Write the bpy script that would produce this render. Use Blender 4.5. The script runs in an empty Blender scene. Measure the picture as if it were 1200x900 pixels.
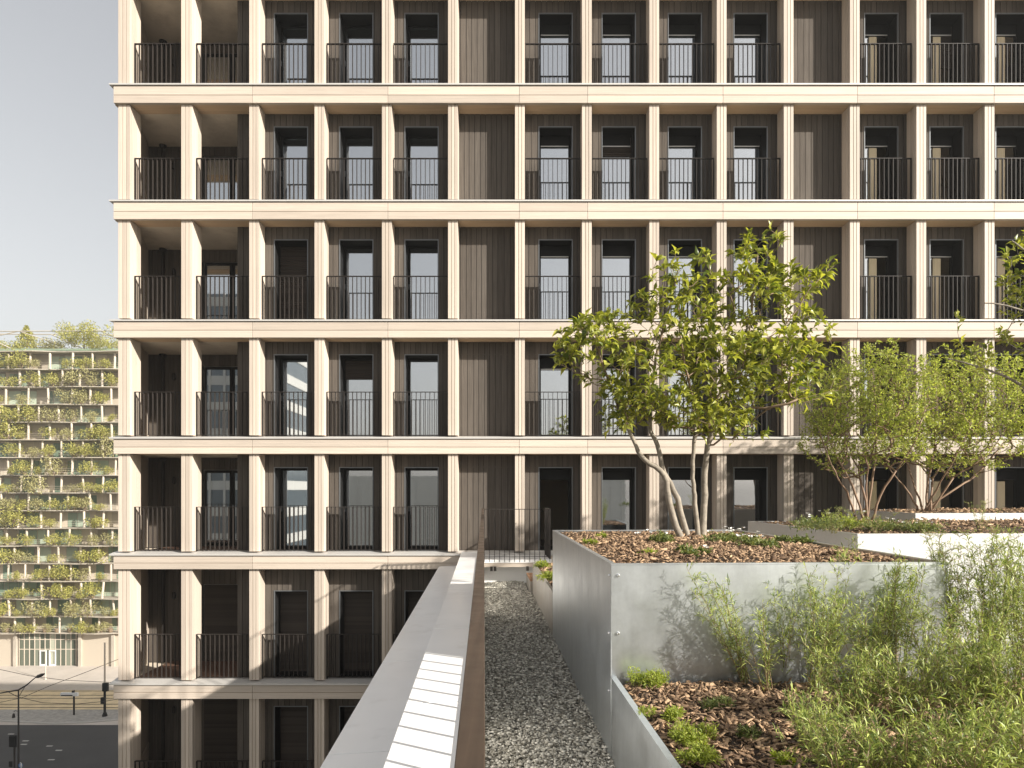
import bpy, math
import numpy as np
from mathutils import Vector

R = math.radians
scn = bpy.context.scene
COL = scn.collection
F = 800.0                      # focal length in photo pixels (24 mm on 36 mm, 1200 px wide)
D = 17.0                       # front plane of the tower columns
EL, AZ = R(25), R(58)
SUN = np.array([math.sin(AZ)*math.cos(EL), -math.cos(AZ)*math.cos(EL), math.sin(EL)])
TH = math.atan(33/800.0)       # the roof terrace is turned a little against the tower
CT, ST = math.cos(TH), math.sin(TH)

# ------------------------------------------------------------------ materials
MATS = {}
def nn(nt, t, **kw):
    n = nt.nodes.new(t)
    for k, v in kw.items():
        if k in n.inputs: n.inputs[k].default_value = v
        else: setattr(n, k, v)
    return n

def mat(name, col, rough=0.7, metal=0.0, tint=0.0, noise=None, bump=None, col2=None, spec=None,
        transl=0.0, grain=None, huevar=None, stains=None, roughvar=None, coords='Object'):
    """noise=(scale, amount) value variation; grain=((sx,sy,sz), amount) stretched streaks;
    tint = strength of the per-piece 'tint' attribute; col2 = colour mixed in by noise; stains=(colour, scale, lo, hi)"""
    m = bpy.data.materials.new(name); m.use_nodes = True
    nt = m.node_tree; L = nt.links
    b = nt.nodes['Principled BSDF']; out = nt.nodes['Material Output']
    b.inputs['Roughness'].default_value = rough
    b.inputs['Metallic'].default_value = metal
    if spec is not None: b.inputs['Specular IOR Level'].default_value = spec
    tc = nn(nt, 'ShaderNodeTexCoord')
    geo = nn(nt, 'ShaderNodeNewGeometry')
    pos = geo.outputs['Position']
    c = nn(nt, 'ShaderNodeRGB'); c.outputs[0].default_value = (*col, 1)
    cur = c.outputs[0]
    at = nn(nt, 'ShaderNodeAttribute', attribute_name='tint')
    if col2 is not None:
        mx = nn(nt, 'ShaderNodeMix', data_type='RGBA')
        L.new(cur, mx.inputs[6]); mx.inputs[7].default_value = (*col2, 1)
        L.new(at.outputs['Fac'], mx.inputs[0]); cur = mx.outputs[2]
    fac = None
    def mul(sock):
        nonlocal fac
        if fac is None: fac = sock
        else:
            q = nn(nt, 'ShaderNodeMath', operation='MULTIPLY'); L.new(fac, q.inputs[0]); L.new(sock, q.inputs[1]); fac = q.outputs[0]
    def ranged(sock, amount):
        q = nn(nt, 'ShaderNodeMapRange'); L.new(sock, q.inputs['Value'])
        q.inputs['From Min'].default_value = 0.0; q.inputs['From Max'].default_value = 1.0
        q.inputs['To Min'].default_value = 1-amount; q.inputs['To Max'].default_value = 1+amount
        return q.outputs[0]
    if tint: mul(ranged(at.outputs['Fac'], tint))
    if noise:
        n = nn(nt, 'ShaderNodeTexNoise', Scale=noise[0], Detail=5.0, Roughness=0.6)
        L.new(pos, n.inputs['Vector']); 
        st = nn(nt, 'ShaderNodeMapRange'); L.new(n.outputs['Fac'], st.inputs['Value'])
        st.inputs['From Min'].default_value = .25; st.inputs['From Max'].default_value = .75
        mul(ranged(st.outputs[0], noise[1]))
    gout = None
    if grain:
        mp = nn(nt, 'ShaderNodeMapping'); mp.inputs['Scale'].default_value = grain[0]
        ad = nn(nt, 'ShaderNodeVectorMath', operation='ADD')
        cb = nn(nt, 'ShaderNodeCombineXYZ'); ml = nn(nt, 'ShaderNodeMath', operation='MULTIPLY'); ml.inputs[1].default_value = 37.0
        L.new(at.outputs['Fac'], ml.inputs[0])
        for i in range(3): L.new(ml.outputs[0], cb.inputs[i])
        L.new(pos, mp.inputs['Vector']); L.new(mp.outputs[0], ad.inputs[0]); L.new(cb.outputs[0], ad.inputs[1])
        n = nn(nt, 'ShaderNodeTexNoise', Scale=1.0, Detail=6.0, Roughness=0.65)
        L.new(ad.outputs[0], n.inputs['Vector'])
        st = nn(nt, 'ShaderNodeMapRange'); L.new(n.outputs['Fac'], st.inputs['Value'])
        st.inputs['From Min'].default_value = .3; st.inputs['From Max'].default_value = .7
        gout = st.outputs[0]; mul(ranged(gout, grain[1]))
    if fac is not None:
        v = nn(nt, 'ShaderNodeVectorMath', operation='SCALE'); L.new(cur, v.inputs[0]); L.new(fac, v.inputs['Scale']); cur = v.outputs[0]
    if stains:
        n = nn(nt, 'ShaderNodeTexNoise', Scale=stains[1], Detail=6.0, Roughness=0.7); L.new(pos, n.inputs['Vector'])
        st = nn(nt, 'ShaderNodeMapRange'); L.new(n.outputs['Fac'], st.inputs['Value'])
        st.inputs['From Min'].default_value = stains[2]; st.inputs['From Max'].default_value = stains[3]
        mx = nn(nt, 'ShaderNodeMix', data_type='RGBA'); L.new(st.outputs[0], mx.inputs[0]); L.new(cur, mx.inputs[6]); mx.inputs[7].default_value = (*stains[0], 1); cur = mx.outputs[2]
    L.new(cur, b.inputs['Base Color'])
    if roughvar:
        n = nn(nt, 'ShaderNodeTexNoise', Scale=roughvar[0], Detail=4.0); L.new(pos, n.inputs['Vector'])
        q = nn(nt, 'ShaderNodeMapRange'); L.new(n.outputs['Fac'], q.inputs['Value'])
        q.inputs['From Min'].default_value = .3; q.inputs['From Max'].default_value = .7
        q.inputs['To Min'].default_value = rough-roughvar[1]; q.inputs['To Max'].default_value = rough+roughvar[1]
        L.new(q.outputs[0], b.inputs['Roughness'])
    if bump:
        n = nn(nt, 'ShaderNodeTexNoise', Scale=bump[0], Detail=4.0); L.new(pos, n.inputs['Vector'])
        bp = nn(nt, 'ShaderNodeBump', Strength=bump[1], Distance=bump[2] if len(bump) > 2 else .02)
        L.new(n.outputs['Fac'], bp.inputs['Height']); L.new(bp.outputs[0], b.inputs['Normal'])
    if transl:
        t = nn(nt, 'ShaderNodeBsdfTranslucent'); hs = nn(nt, 'ShaderNodeHueSaturation', Saturation=1.15, Value=1.3)
        L.new(cur, hs.inputs['Color']); L.new(hs.outputs[0], t.inputs['Color'])
        ms = nn(nt, 'ShaderNodeMixShader'); ms.inputs[0].default_value = transl
        L.new(b.outputs[0], ms.inputs[1]); L.new(t.outputs[0], ms.inputs[2]); L.new(ms.outputs[0], out.inputs['Surface'])
    MATS[name] = m
    return m

def glass(name, refl, tintc=(.55, .58, .58)):
    m = bpy.data.materials.new(name); m.use_nodes = True; nt = m.node_tree; L = nt.links
    nt.nodes.remove(nt.nodes['Principled BSDF'])
    t = nn(nt, 'ShaderNodeBsdfTransparent'); t.inputs[0].default_value = (*tintc, 1)
    g = nn(nt, 'ShaderNodeBsdfGlossy'); g.inputs['Roughness'].default_value = .015; g.inputs[0].default_value = (.93, .96, 1, 1)
    fr = nn(nt, 'ShaderNodeLayerWeight', Blend=.3)
    q = nn(nt, 'ShaderNodeMapRange'); q.inputs['To Min'].default_value = refl; q.inputs['To Max'].default_value = 1.0
    L.new(fr.outputs['Fresnel'], q.inputs['Value'])
    ms = nn(nt, 'ShaderNodeMixShader'); L.new(q.outputs[0], ms.inputs[0]); L.new(t.outputs[0], ms.inputs[1]); L.new(g.outputs[0], ms.inputs[2])
    L.new(ms.outputs[0], nt.nodes['Material Output'].inputs['Surface'])
    MATS[name] = m
    return m

wood_v = mat('larch_upright', (.525, .45, .376), .6, tint=.15, grain=((38, 38, .9), .11), noise=(.35, .05))
wood_h = mat('larch_level', (.525, .45, .376), .6, tint=.14, grain=((.9, 38, 38), .11), noise=(.35, .05))
groove_m = mat('larch_groove', (.34, .25, .165), .8)
soffit_m = mat('larch_soffit', (.60, .44, .285), .65, tint=.10, grain=((.9, 30, 30), .12))
clad_m = mat('dark_stained_boards', (.098, .085, .073), .7, spec=.06, tint=.16, grain=((34, 34, 1.3), .22), noise=(.5, .12), stains=((.035, .022, .014), 13, .70, .74))
cladj_m = mat('dark_joint', (.02, .017, .015), .8)
coping_m = mat('pale_flashing', (.58, .56, .53), .42, metal=.25, noise=(.9, .05), roughvar=(2, .08))
parapet_m = mat('white_lacquered_sheet', (.89, .885, .875), .36, metal=.0, noise=(1.3, .05), roughvar=(3, .07), stains=((.66, .64, .61), 2.2, .55, .9))
iron_m = mat('black_iron', (.030, .025, .022), .5, spec=.3, noise=(8, .2))
bronze_m = mat('bronze_handrail', (.080, .055, .038), .48, metal=.3, grain=((60, 2.0, 60), .25), noise=(6, .15), roughvar=(9, .1))
frame_m = mat('charcoal_frame', (.012, .0118, .0118), .55, spec=.15)
trim_m = mat('grey_window_trim', (.16, .17, .18), .4, metal=.5)
shutter_m = mat('brown_shutter', (.050, .039, .031), .6, spec=.2, tint=.2)
ceil_m = mat('loggia_ceiling', (.66, .585, .48), .8, noise=(1.5, .12), stains=((.46, .39, .31), 1.3, .5, .8))
deckfl_m = mat('brown_deck', (.12, .065, .042), .7, tint=.2, grain=((30, 2, 2), .2))
inner_m = mat('room_plaster', (.50, .43, .33), .8)
innerd_m = mat('room_floor', (.12, .09, .07), .6)
roomlit_m = mat('lit_room_beige', (.80, .66, .44), .6, grain=((30, 30, 1), .08))  # beige brightened to stand in for the lit room interior
core_m = mat('core_render', (.30, .29, .27), .8)
curtain_m = mat('roller_cloth', (.62, .62, .60), .8)
pane_m = glass('window_glass', .52)
panel_m = mat('galvanised_sheet', (.60, .63, .645), .36, metal=.90, noise=(26, .07), bump=(1.1, .06, .03), roughvar=(3, .06), grain=((9, 9, 1.2), .07))
panelu_m = mat('low_weathered_sheet', (.42, .39, .35), .45, metal=.6, noise=(3, .14), roughvar=(6, .08), stains=((.40, .33, .26), 2.4, .5, .85))
panellit_m = mat('galvanised_sheet_lit', (.66, .655, .64), .42, metal=.68, noise=(20, .05), bump=(1.1, .05, .03))  # galvanised sheet made paler, the back planters' bright reflection put into its colour
bolt_m = mat('bolt_steel', (.75, .75, .74), .25, metal=.9)
soil_m = mat('dark_soil', (.055, .036, .024), .95, noise=(30, .4), bump=(40, .6, .02))
chip_m = mat('bark_chips', (.10, .056, .031), .8, col2=(.58, .39, .23), noise=(25, .25))
gravelb_m = mat('gravel_bed', (.2, .19, .165), .95, noise=(60, .5), bump=(50, .8, .02))
stone_m = mat('gravel_stone', (.21, .195, .155), .7, col2=(.94, .90, .80), noise=(30, .15))
leaf_m = mat('broad_leaf', (.075, .115, .02), .36, col2=(.54, .54, .11), transl=.42, noise=(4, .12))
shrubleaf_m = mat('small_leaf', (.15, .20, .035), .5, col2=(.62, .66, .17), transl=.45)
herb_m = mat('linear_leaf', (.055, .11, .02), .42, col2=(.60, .66, .19), transl=.33)
tuft_m = mat('feathery_leaf', (.17, .23, .035), .55, col2=(.42, .46, .08), transl=.4)
darkleaf_m = mat('cover_leaf', (.07, .11, .03), .5, col2=(.26, .28, .08), transl=.3)
petal_m = mat('white_petal', (.8, .78, .74), .6)
straw_m = mat('dry_straw', (.42, .30, .18), .7, col2=(.55, .44, .28))
stemh_m = mat('herb_stem', (.20, .19, .07), .6, col2=(.30, .20, .12))
trunk_m = mat('pale_bark', (.25, .215, .17), .75, noise=(14, .4), bump=(40, .35, .01))
twig_m = mat('twig_bark', (.22, .155, .10), .75, noise=(18, .2))
shrubwood_m = mat('brown_shrub_bark', (.23, .145, .09), .7, noise=(18, .25))
slatwood_m = mat('step_wood', (.38, .21, .115), .65, tint=.2, grain=((3, 30, 30), .2))
podium_m = mat('podium_render', (.42, .41, .39), .8, noise=(.4, .08))
asphalt_m = mat('asphalt', (.048, .047, .047), .85, noise=(.25, .18))
pave_m = mat('pavement', (.50, .45, .40), .85, noise=(.3, .14))
track_m = mat('dry_track_grass', (.70, .56, .35), .95, noise=(.6, .22))
rail_m = mat('steel_rail', (.13, .11, .095), .5, metal=.5)
island_m = mat('gravel_island', (.36, .34, .31), .95, noise=(2.2, .35))
kerb_m = mat('kerb_stone', (.45, .43, .40), .8)
paint_m = mat('worn_road_paint', (.5, .49, .46), .8)
oconc_m = mat('weathered_concrete', (.42, .375, .31), .85, noise=(.5, .14))
opost_m = mat('pale_wood_post', (.56, .49, .40), .8, tint=.15)
owall_m = mat('loggia_wall', (.47, .41, .33), .85, tint=.35)
oglass_m = mat('green_glazing', (.17, .27, .19), .3, tint=.4, col2=(.33, .38, .30))
eglass_m = mat('entrance_glass', (.10, .12, .09), .2, tint=.3, col2=(.33, .34, .27))
oleaf_m = mat('balcony_leaf', (.28, .29, .07), .7, col2=(.58, .54, .18), transl=.4)
oleaf2_m = mat('balcony_leaf_dry', (.29, .27, .11), .7, col2=(.50, .47, .23), transl=.3)
pot_m = mat('clay_pot', (.22, .16, .10), .8)
white_m = mat('white_enamel', (.75, .75, .73), .5)
blue_m = mat('blue_enamel', (.05, .16, .38), .4)
office_m = mat('office_cladding', (.55, .54, .50), .7)
officeg_m = mat('office_glass', (.12, .15, .17), .15, metal=.3)
hill_m = mat('distant_ground', (.15, .145, .12), .95, noise=(.02, .25))
asign_m = mat('amber_lens', (.05, .04, .03), .4)

# ------------------------------------------------------------------ mesh building
def T(u, v, w):
    """terrace coordinates (across, along, up from the eye) to world"""
    return (u*CT - v*ST, u*ST + v*CT, w)

class MB:
    def __init__(s, terrace=False):
        s.v, s.f, s.t, s.m, s.n = [], [], [], [], 0
        s.terr = terrace
    def add(s, verts, faces, tint=.5, mi=0):
        verts = np.asarray(verts, float).reshape(-1, 3)
        if s.terr:
            u, v = verts[:, 0].copy(), verts[:, 1].copy()
            verts = np.stack([u*CT - v*ST, u*ST + v*CT, verts[:, 2]], 1)
        s.v.append(verts)
        tt = np.full(len(verts), tint, float) if np.isscalar(tint) else np.asarray(tint, float)
        s.t.append(tt)
        if isinstance(faces, np.ndarray):
            s.f.append((faces + s.n)); k = len(faces)
        else:
            s.f.append([[i + s.n for i in f] for f in faces]); k = len(faces)
        s.m.append(np.full(k, mi, np.int32)); s.n += len(verts)
        return s
    def box(s, x0, x1, y0, y1, z0, z1, tint=.5, mi=0):
        v = [(x0,y0,z0),(x1,y0,z0),(x1,y1,z0),(x0,y1,z0),(x0,y0,z1),(x1,y0,z1),(x1,y1,z1),(x0,y1,z1)]
        f = [(0,3,2,1),(4,5,6,7),(0,1,5,4),(1,2,6,5),(2,3,7,6),(3,0,4,7)]
        return s.add(v, f, tint, mi)
    def prism(s, pts, a0, a1, axis='v', tint=.5, mi=0):
        """closed outline extruded: axis 'z' -> outline in x,y ; 'v' (y) -> outline in x,z ; 'x' -> outline in y,z"""
        n = len(pts); v = []
        for a in (a0, a1):
            for p, q in pts:
                v.append((p, q, a) if axis == 'z' else ((p, a, q) if axis == 'v' else (a, p, q)))
        f = [tuple(range(n))[::-1], tuple(range(n, 2*n))]
        f += [(i, (i+1) % n, n+(i+1) % n, n+i) for i in range(n)]
        return s.add(v, f, tint, mi)
    def tube(s, pts, rad, sides=6, tint=.5, mi=0, cap=True):
        P = np.asarray(pts, float); n = len(P)
        rad = np.full(n, rad) if np.isscalar(rad) else np.asarray(rad, float)
        V = []
        tang = np.gradient(P, axis=0); tang /= (np.linalg.norm(tang, axis=1)[:, None] + 1e-9)
        ref = np.array([0, 0, 1.0]) if abs(tang[0][2]) < .9 else np.array([1.0, 0, 0])
        for i in range(n):
            a = np.cross(tang[i], ref); a /= np.linalg.norm(a) + 1e-9
            b = np.cross(tang[i], a); ref = np.cross(a, tang[i])
            for k in range(sides):
                w = 2*math.pi*k/sides
                V.append(P[i] + rad[i]*(math.cos(w)*a + math.sin(w)*b))
        Fc = [(i*sides+k, i*sides+(k+1) % sides, (i+1)*sides+(k+1) % sides, (i+1)*sides+k) for i in range(n-1) for k in range(sides)]
        if cap: Fc += [tuple(range(sides))[::-1], tuple(range((n-1)*sides, n*sides))]
        return s.add(V, Fc, tint, mi)
    def lathe(s, c, prof, sides=12, tint=.5, mi=0):
        V = []; n = len(prof)
        for r, z in prof:
            for k in range(sides):
                w = 2*math.pi*k/sides; V.append((c[0]+r*math.cos(w), c[1]+r*math.sin(w), c[2]+z))
        Fc = [(i*sides+k, i*sides+(k+1) % sides, (i+1)*sides+(k+1) % sides, (i+1)*sides+k) for i in range(n-1) for k in range(sides)]
        Fc += [tuple(range(sides))[::-1], tuple(range((n-1)*sides, n*sides))]
        return s.add(V, Fc, tint, mi)
    def build(s, name, mats, parent=None, origin=None, smooth=False, label=None, cat=None, group=None, kind=None, bevel=0):
        V = np.concatenate(s.v) if s.v else np.zeros((0, 3)); 
        Tn = np.concatenate(s.t)
        if origin is None:
            mn, mx = V.min(0), V.max(0); origin = np.array([(mn[0]+mx[0])/2, (mn[1]+mx[1])/2, mn[2]])
        origin = np.asarray(origin, float)
        me = bpy.data.meshes.new(name)
        if all(isinstance(f, np.ndarray) for f in s.f) and len({f.shape[1] for f in s.f}) == 1:
            Fa = np.concatenate(s.f); k = Fa.shape[1]
            me.vertices.add(len(V)); me.vertices.foreach_set('co', (V - origin).ravel())
            me.loops.add(Fa.size); me.loops.foreach_set('vertex_index', Fa.ravel().astype(np.int32))
            me.polygons.add(len(Fa)); me.polygons.foreach_set('loop_start', np.arange(0, Fa.size, k, dtype=np.int32))
            me.update(calc_edges=True)
        else:
            faces = []
            for f in s.f: faces += f.tolist() if isinstance(f, np.ndarray) else f
            me.from_pydata((V - origin).tolist(), [], faces)
        if not isinstance(mats, (list, tuple)): mats = [mats]
        for m in mats: me.materials.append(m)
        if len(mats) > 1: me.polygons.foreach_set('material_index', np.concatenate(s.m))
        a = me.attributes.new('tint', 'FLOAT', 'POINT'); a.data.foreach_set('value', Tn.astype(np.float32))
        if smooth: me.polygons.foreach_set('use_smooth', np.ones(len(me.polygons), bool))
        me.validate(); me.update()
        o = bpy.data.objects.new(name, me); COL.objects.link(o)
        o.location = origin
        if parent is not None:
            pl = np.zeros(3); q = parent
            while q is not None: pl += np.array(q.location); q = q.parent
            o.parent = parent; o.location = origin - pl
        if bevel:
            bv = o.modifiers.new('bevel', 'BEVEL'); bv.width = bevel; bv.segments = 2; bv.limit_method = 'ANGLE'
        tag(o, label, cat, group, kind)
        return o

def tag(o, label=None, cat=None, group=None, kind=None):
    for k, v in (('label', label), ('category', cat), ('group', group), ('kind', kind)):
        if v: o[k] = v
    return o
def empty(name, loc, label, cat, group=None):
    o = bpy.data.objects.new(name, None); COL.objects.link(o); o.location = loc; o.empty_display_size = .2
    return tag(o, label, cat, group)

# vectorised leaves: each is 6 verts / 4 triangles folded on the midrib and drooping at the tip
def leaves(mb, P, Dr, L, W, rng, tint=None, fold=.25, droop=.2, mi=0):
    n = len(P)
    if n == 0: return
    Dr = Dr/(np.linalg.norm(Dr, axis=1)[:, None]+1e-9)
    up = rng.normal(size=(n, 3))*.45 + np.array([0, 0, 1.0])
    S = np.cross(Dr, up); S /= np.linalg.norm(S, axis=1)[:, None]+1e-9
    N = np.cross(S, Dr)
    L = np.broadcast_to(L, (n,))[:, None]; W = np.broadcast_to(W, (n,))[:, None]
    b = P; tip = P + Dr*L - N*L*droop
    mid = P + Dr*L*.55 + N*L*.03
    lf = mid + S*W*.5 + N*W*fold; rt = mid - S*W*.5 + N*W*fold
    V = np.stack([b, lf, mid, rt, tip], 1).reshape(-1, 3)
    base = np.arange(n)[:, None]*5
    Fc = np.concatenate([base+np.array([[0, 2, 1]]), base+np.array([[0, 3, 2]]), base+np.array([[1, 2, 4]]), base+np.array([[2, 3, 4]])])
    if tint is None: tint = rng.random(n)
    mb.add(V, Fc.astype(np.int32), np.repeat(tint, 5), mi)
def unit(rng, n):
    d = rng.normal(size=(n, 3)); return d/np.linalg.norm(d, axis=1)[:, None]

# ------------------------------------------------------------------ APARTMENT TOWER
def PX(px, y=D): return (px-600)*y/F
def PZ(py, y=D): return (575-py)*y/F
GZ = -28.5
tower = empty('apartment_tower', (1.8, D, GZ), 'pale larch timber grid tower with dark recessed bays and black balcony railings', 'apartment building')
ctop = [138.5, 212.3, 292, 368.5, 447.5, 525, 603.5, 682, 761, 840, 918.5, 996, 1074, 1154, 1233]
CX = [PX(p) for p in ctop]; CW = .242
#   beam rows: fascia bottom / fascia top (metres from the eye)
BB = [12.52, 9.62, 6.735, 3.80, .916, -1.947, -5.164, -8.36]
BT = [12.94, 10.04, 7.155, 4.19, 1.275, -1.62, -4.825, -8.02]
FY = D-.07                      # fascia plane
PY = D+.45                      # plane of the dark boards
XL, XR = PX(132.8), PX(1290)
joints = [132.8, 295.7, 454.5, 608.5, 688.7, 847.3, 1005, 1165, 1290]
rng = np.random.default_rng(3)
for k in range(8):
    xr = XR if k < 6 else PX(640)
    for i in range(len(joints)-1):
        a, b = PX(joints[i], FY)+.004, PX(joints[i+1], FY)-.004
        if a > xr: break
        mb = MB(); h = BT[k]-BB[k]; zm = BB[k]+h*.46
        mb.box(a, b, FY, FY+.11, BB[k], zm-.006, rng.random()); mb.box(a, b, FY, FY+.11, zm+.006, BT[k], rng.random())
        mb.box(a+.005, b-.005, FY+.014, FY+.10, zm-.02, zm+.02, .1, mi=1)
        mb.build('beam', [wood_h, groove_m], tower, bevel=.003)
    # metal flashing with a drip edge, sloping outward
    mb = MB(); z = BT[k]
    mb.prism([(FY-.035, z+.012), (FY-.035, z+.048), (D+.30, z+.105), (D+.30, z+.012)], XL-.05, xr+.05, 'x')
    mb.build('coping', coping_m, tower)
    # floor slab: timber soffit strip at the front, ceiling behind
    mb = MB()
    for j, (y0, y1) in enumerate(((FY+.113, FY+.29), (FY+.294, D+.447))):
        mb.box(XL+.02, xr, y0, y1, BB[k]+.004, BT[k]+.01, .3+.4*j)
    mb.build('soffit', soffit_m, tower)
    mb = MB(); mb.prism([(XL+.02, D+.449), (xr, D+.449), (xr, D+4.99), (-6.9, D+4.99), (-6.9, 19.15), (-10.4, 19.15), (XL+.02, D+.8)], BB[k]+.008, BT[k]+.008, 'z'); mb.build('floor_slab', ceil_m, tower)

DOORS = {2: 322, 3: 398.5, 4: 475, 6: 632, 7: 706, 8: 783.5, 9: 860.5, 11: 1013.5, 12: 1090, 13: 1167}   # bay -> left px of the opening
OW = .83
def slatted(mb, x0, x1, y, z0, z1, step=.055):
    z = z0
    while z < z1-.01:
        zt = min(z+step-.006, z1)
        mb.add([(x0, y, z), (x1, y, z), (x1, y+.012, zt), (x0, y+.012, zt), (x0, y+.03, z), (x1, y+.03, z)],
               [(0, 1, 2, 3), (0, 4, 5, 1)], rng.random())
        z += step
    mb.box(x0, x1, y+.035, y+.04, z0, z1)

def make_window(xa, xb, z0, z1, row, bay):
    """recessed French window: grey trim round the opening, deep dark lining, sash with glass or a slatted shutter"""
    dep = .46 if bay < 6 else .40
    y0, y1 = PY-.012, PY+dep
    mb = MB(); t = .022
    # outer trim (3 sides)
    mb.box(xa-t, xa, y0, PY+.03, z0, z1+t, mi=1); mb.box(xb, xb+t, y0, PY+.03, z0, z1+t, mi=1); mb.box(xa, xb, y0, PY+.03, z1, z1+t, mi=1)
    # lining
    mb.box(xa-.02, xa, PY+.032, y1+.06, z0, z1); mb.box(xb, xb+.02, PY+.032, y1+.06, z0, z1); mb.box(xa-.02, xb+.02, PY+.032, y1+.06, z1+.002, z1+.02)
    mb.box(xa, xb, PY+.032, y1+.06, z0-.03, z0)
    w = mb.build('window', [frame_m, trim_m], tower)
    shut = (row >= 6) or (row == 3 and bay == 2) 
    # sash
    s = MB(); f = .055
    s.box(xa, xa+f, y1, y1+.05, z0, z1); s.box(xb-f, xb, y1, y1+.05, z0, z1)
    s.box(xa+f, xb-f, y1, y1+.05, z1-f, z1); s.box(xa+f, xb-f, y1, y1+.05, z0, z0+f*1.4)
    if bay >= 6:      # shutter box under the lintel with a pale edge strip
        s.box(xa+f, xb-f, y1-.02, y1+.05, z1-.30, z1-f-.002)
    s.build('sash', frame_m, w)
    if bay >= 6 and row != 5:
        q = MB(); q.box(xa+f, xb-f, y1-.035, y1-.022, z1-.31, z1-.285); q.build('guide_rail', coping_m, w)
    if shut:
        q = MB(); slatted(q, xa+.01, xb-.01, y1-.06, z0+.01, z1-.02); q.build('shutter', shutter_m, w)
    elif not (row == 5 and bay == 6):
        q = MB(); zt = z1-f if bay < 6 else z1-.302
        q.box(xa+f+.002, xb-f-.002 if bay < 11 else xa+.295, y1+.018, y1+.03, z0+f*1.4+.002, zt-.002); q.build('pane', pane_m, w)
        q = MB(); q.box(xa+.018, xa+.034, y1-.045, y1-.002, z0+.98, z0+1.12); q.build('handle', trim_m, w)
        if (row, bay) in ((1, 12), (2, 7), (4, 3)):
            q = MB(); slatted(q, xa+.03, xb-.03, y1-.02, z1-(1.15 if bay == 12 else .55), z1-.06); q.build('roller_blind', shutter_m, w)
        if bay >= 11:       # narrow pane; an added beige board stands in for the lit room
            q = MB(); q.box(xa+.30, xa+.50, y1-.03, y1+.012, z0+.08, z1-.34); q.build('room_standin_board', roomlit_m, w)
    return w

def railing(name, xa, xb, y, z0, z1, parent, m=iron_m, step=.112, dp=.05):
    mb = MB()
    mb.box(xa, xb, y-.005, y+dp+.005, z1-.014, z1)
    mb.box(xa, xb, y+.008, y+dp-.008, z0+.035, z0+.047)
    n = max(2, int(round((xb-xa)/step)))
    for i in range(n+1):
        x = xa + (xb-xa)*i/n
        x = min(max(x, xa+.006), xb-.006)
        zb = z0-.04 if i in (0, n) else z0+.047
        mb.box(x-.006, x+.006, y, y+dp, zb, z1-.014)
    return mb.build(name, m, parent)

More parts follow.
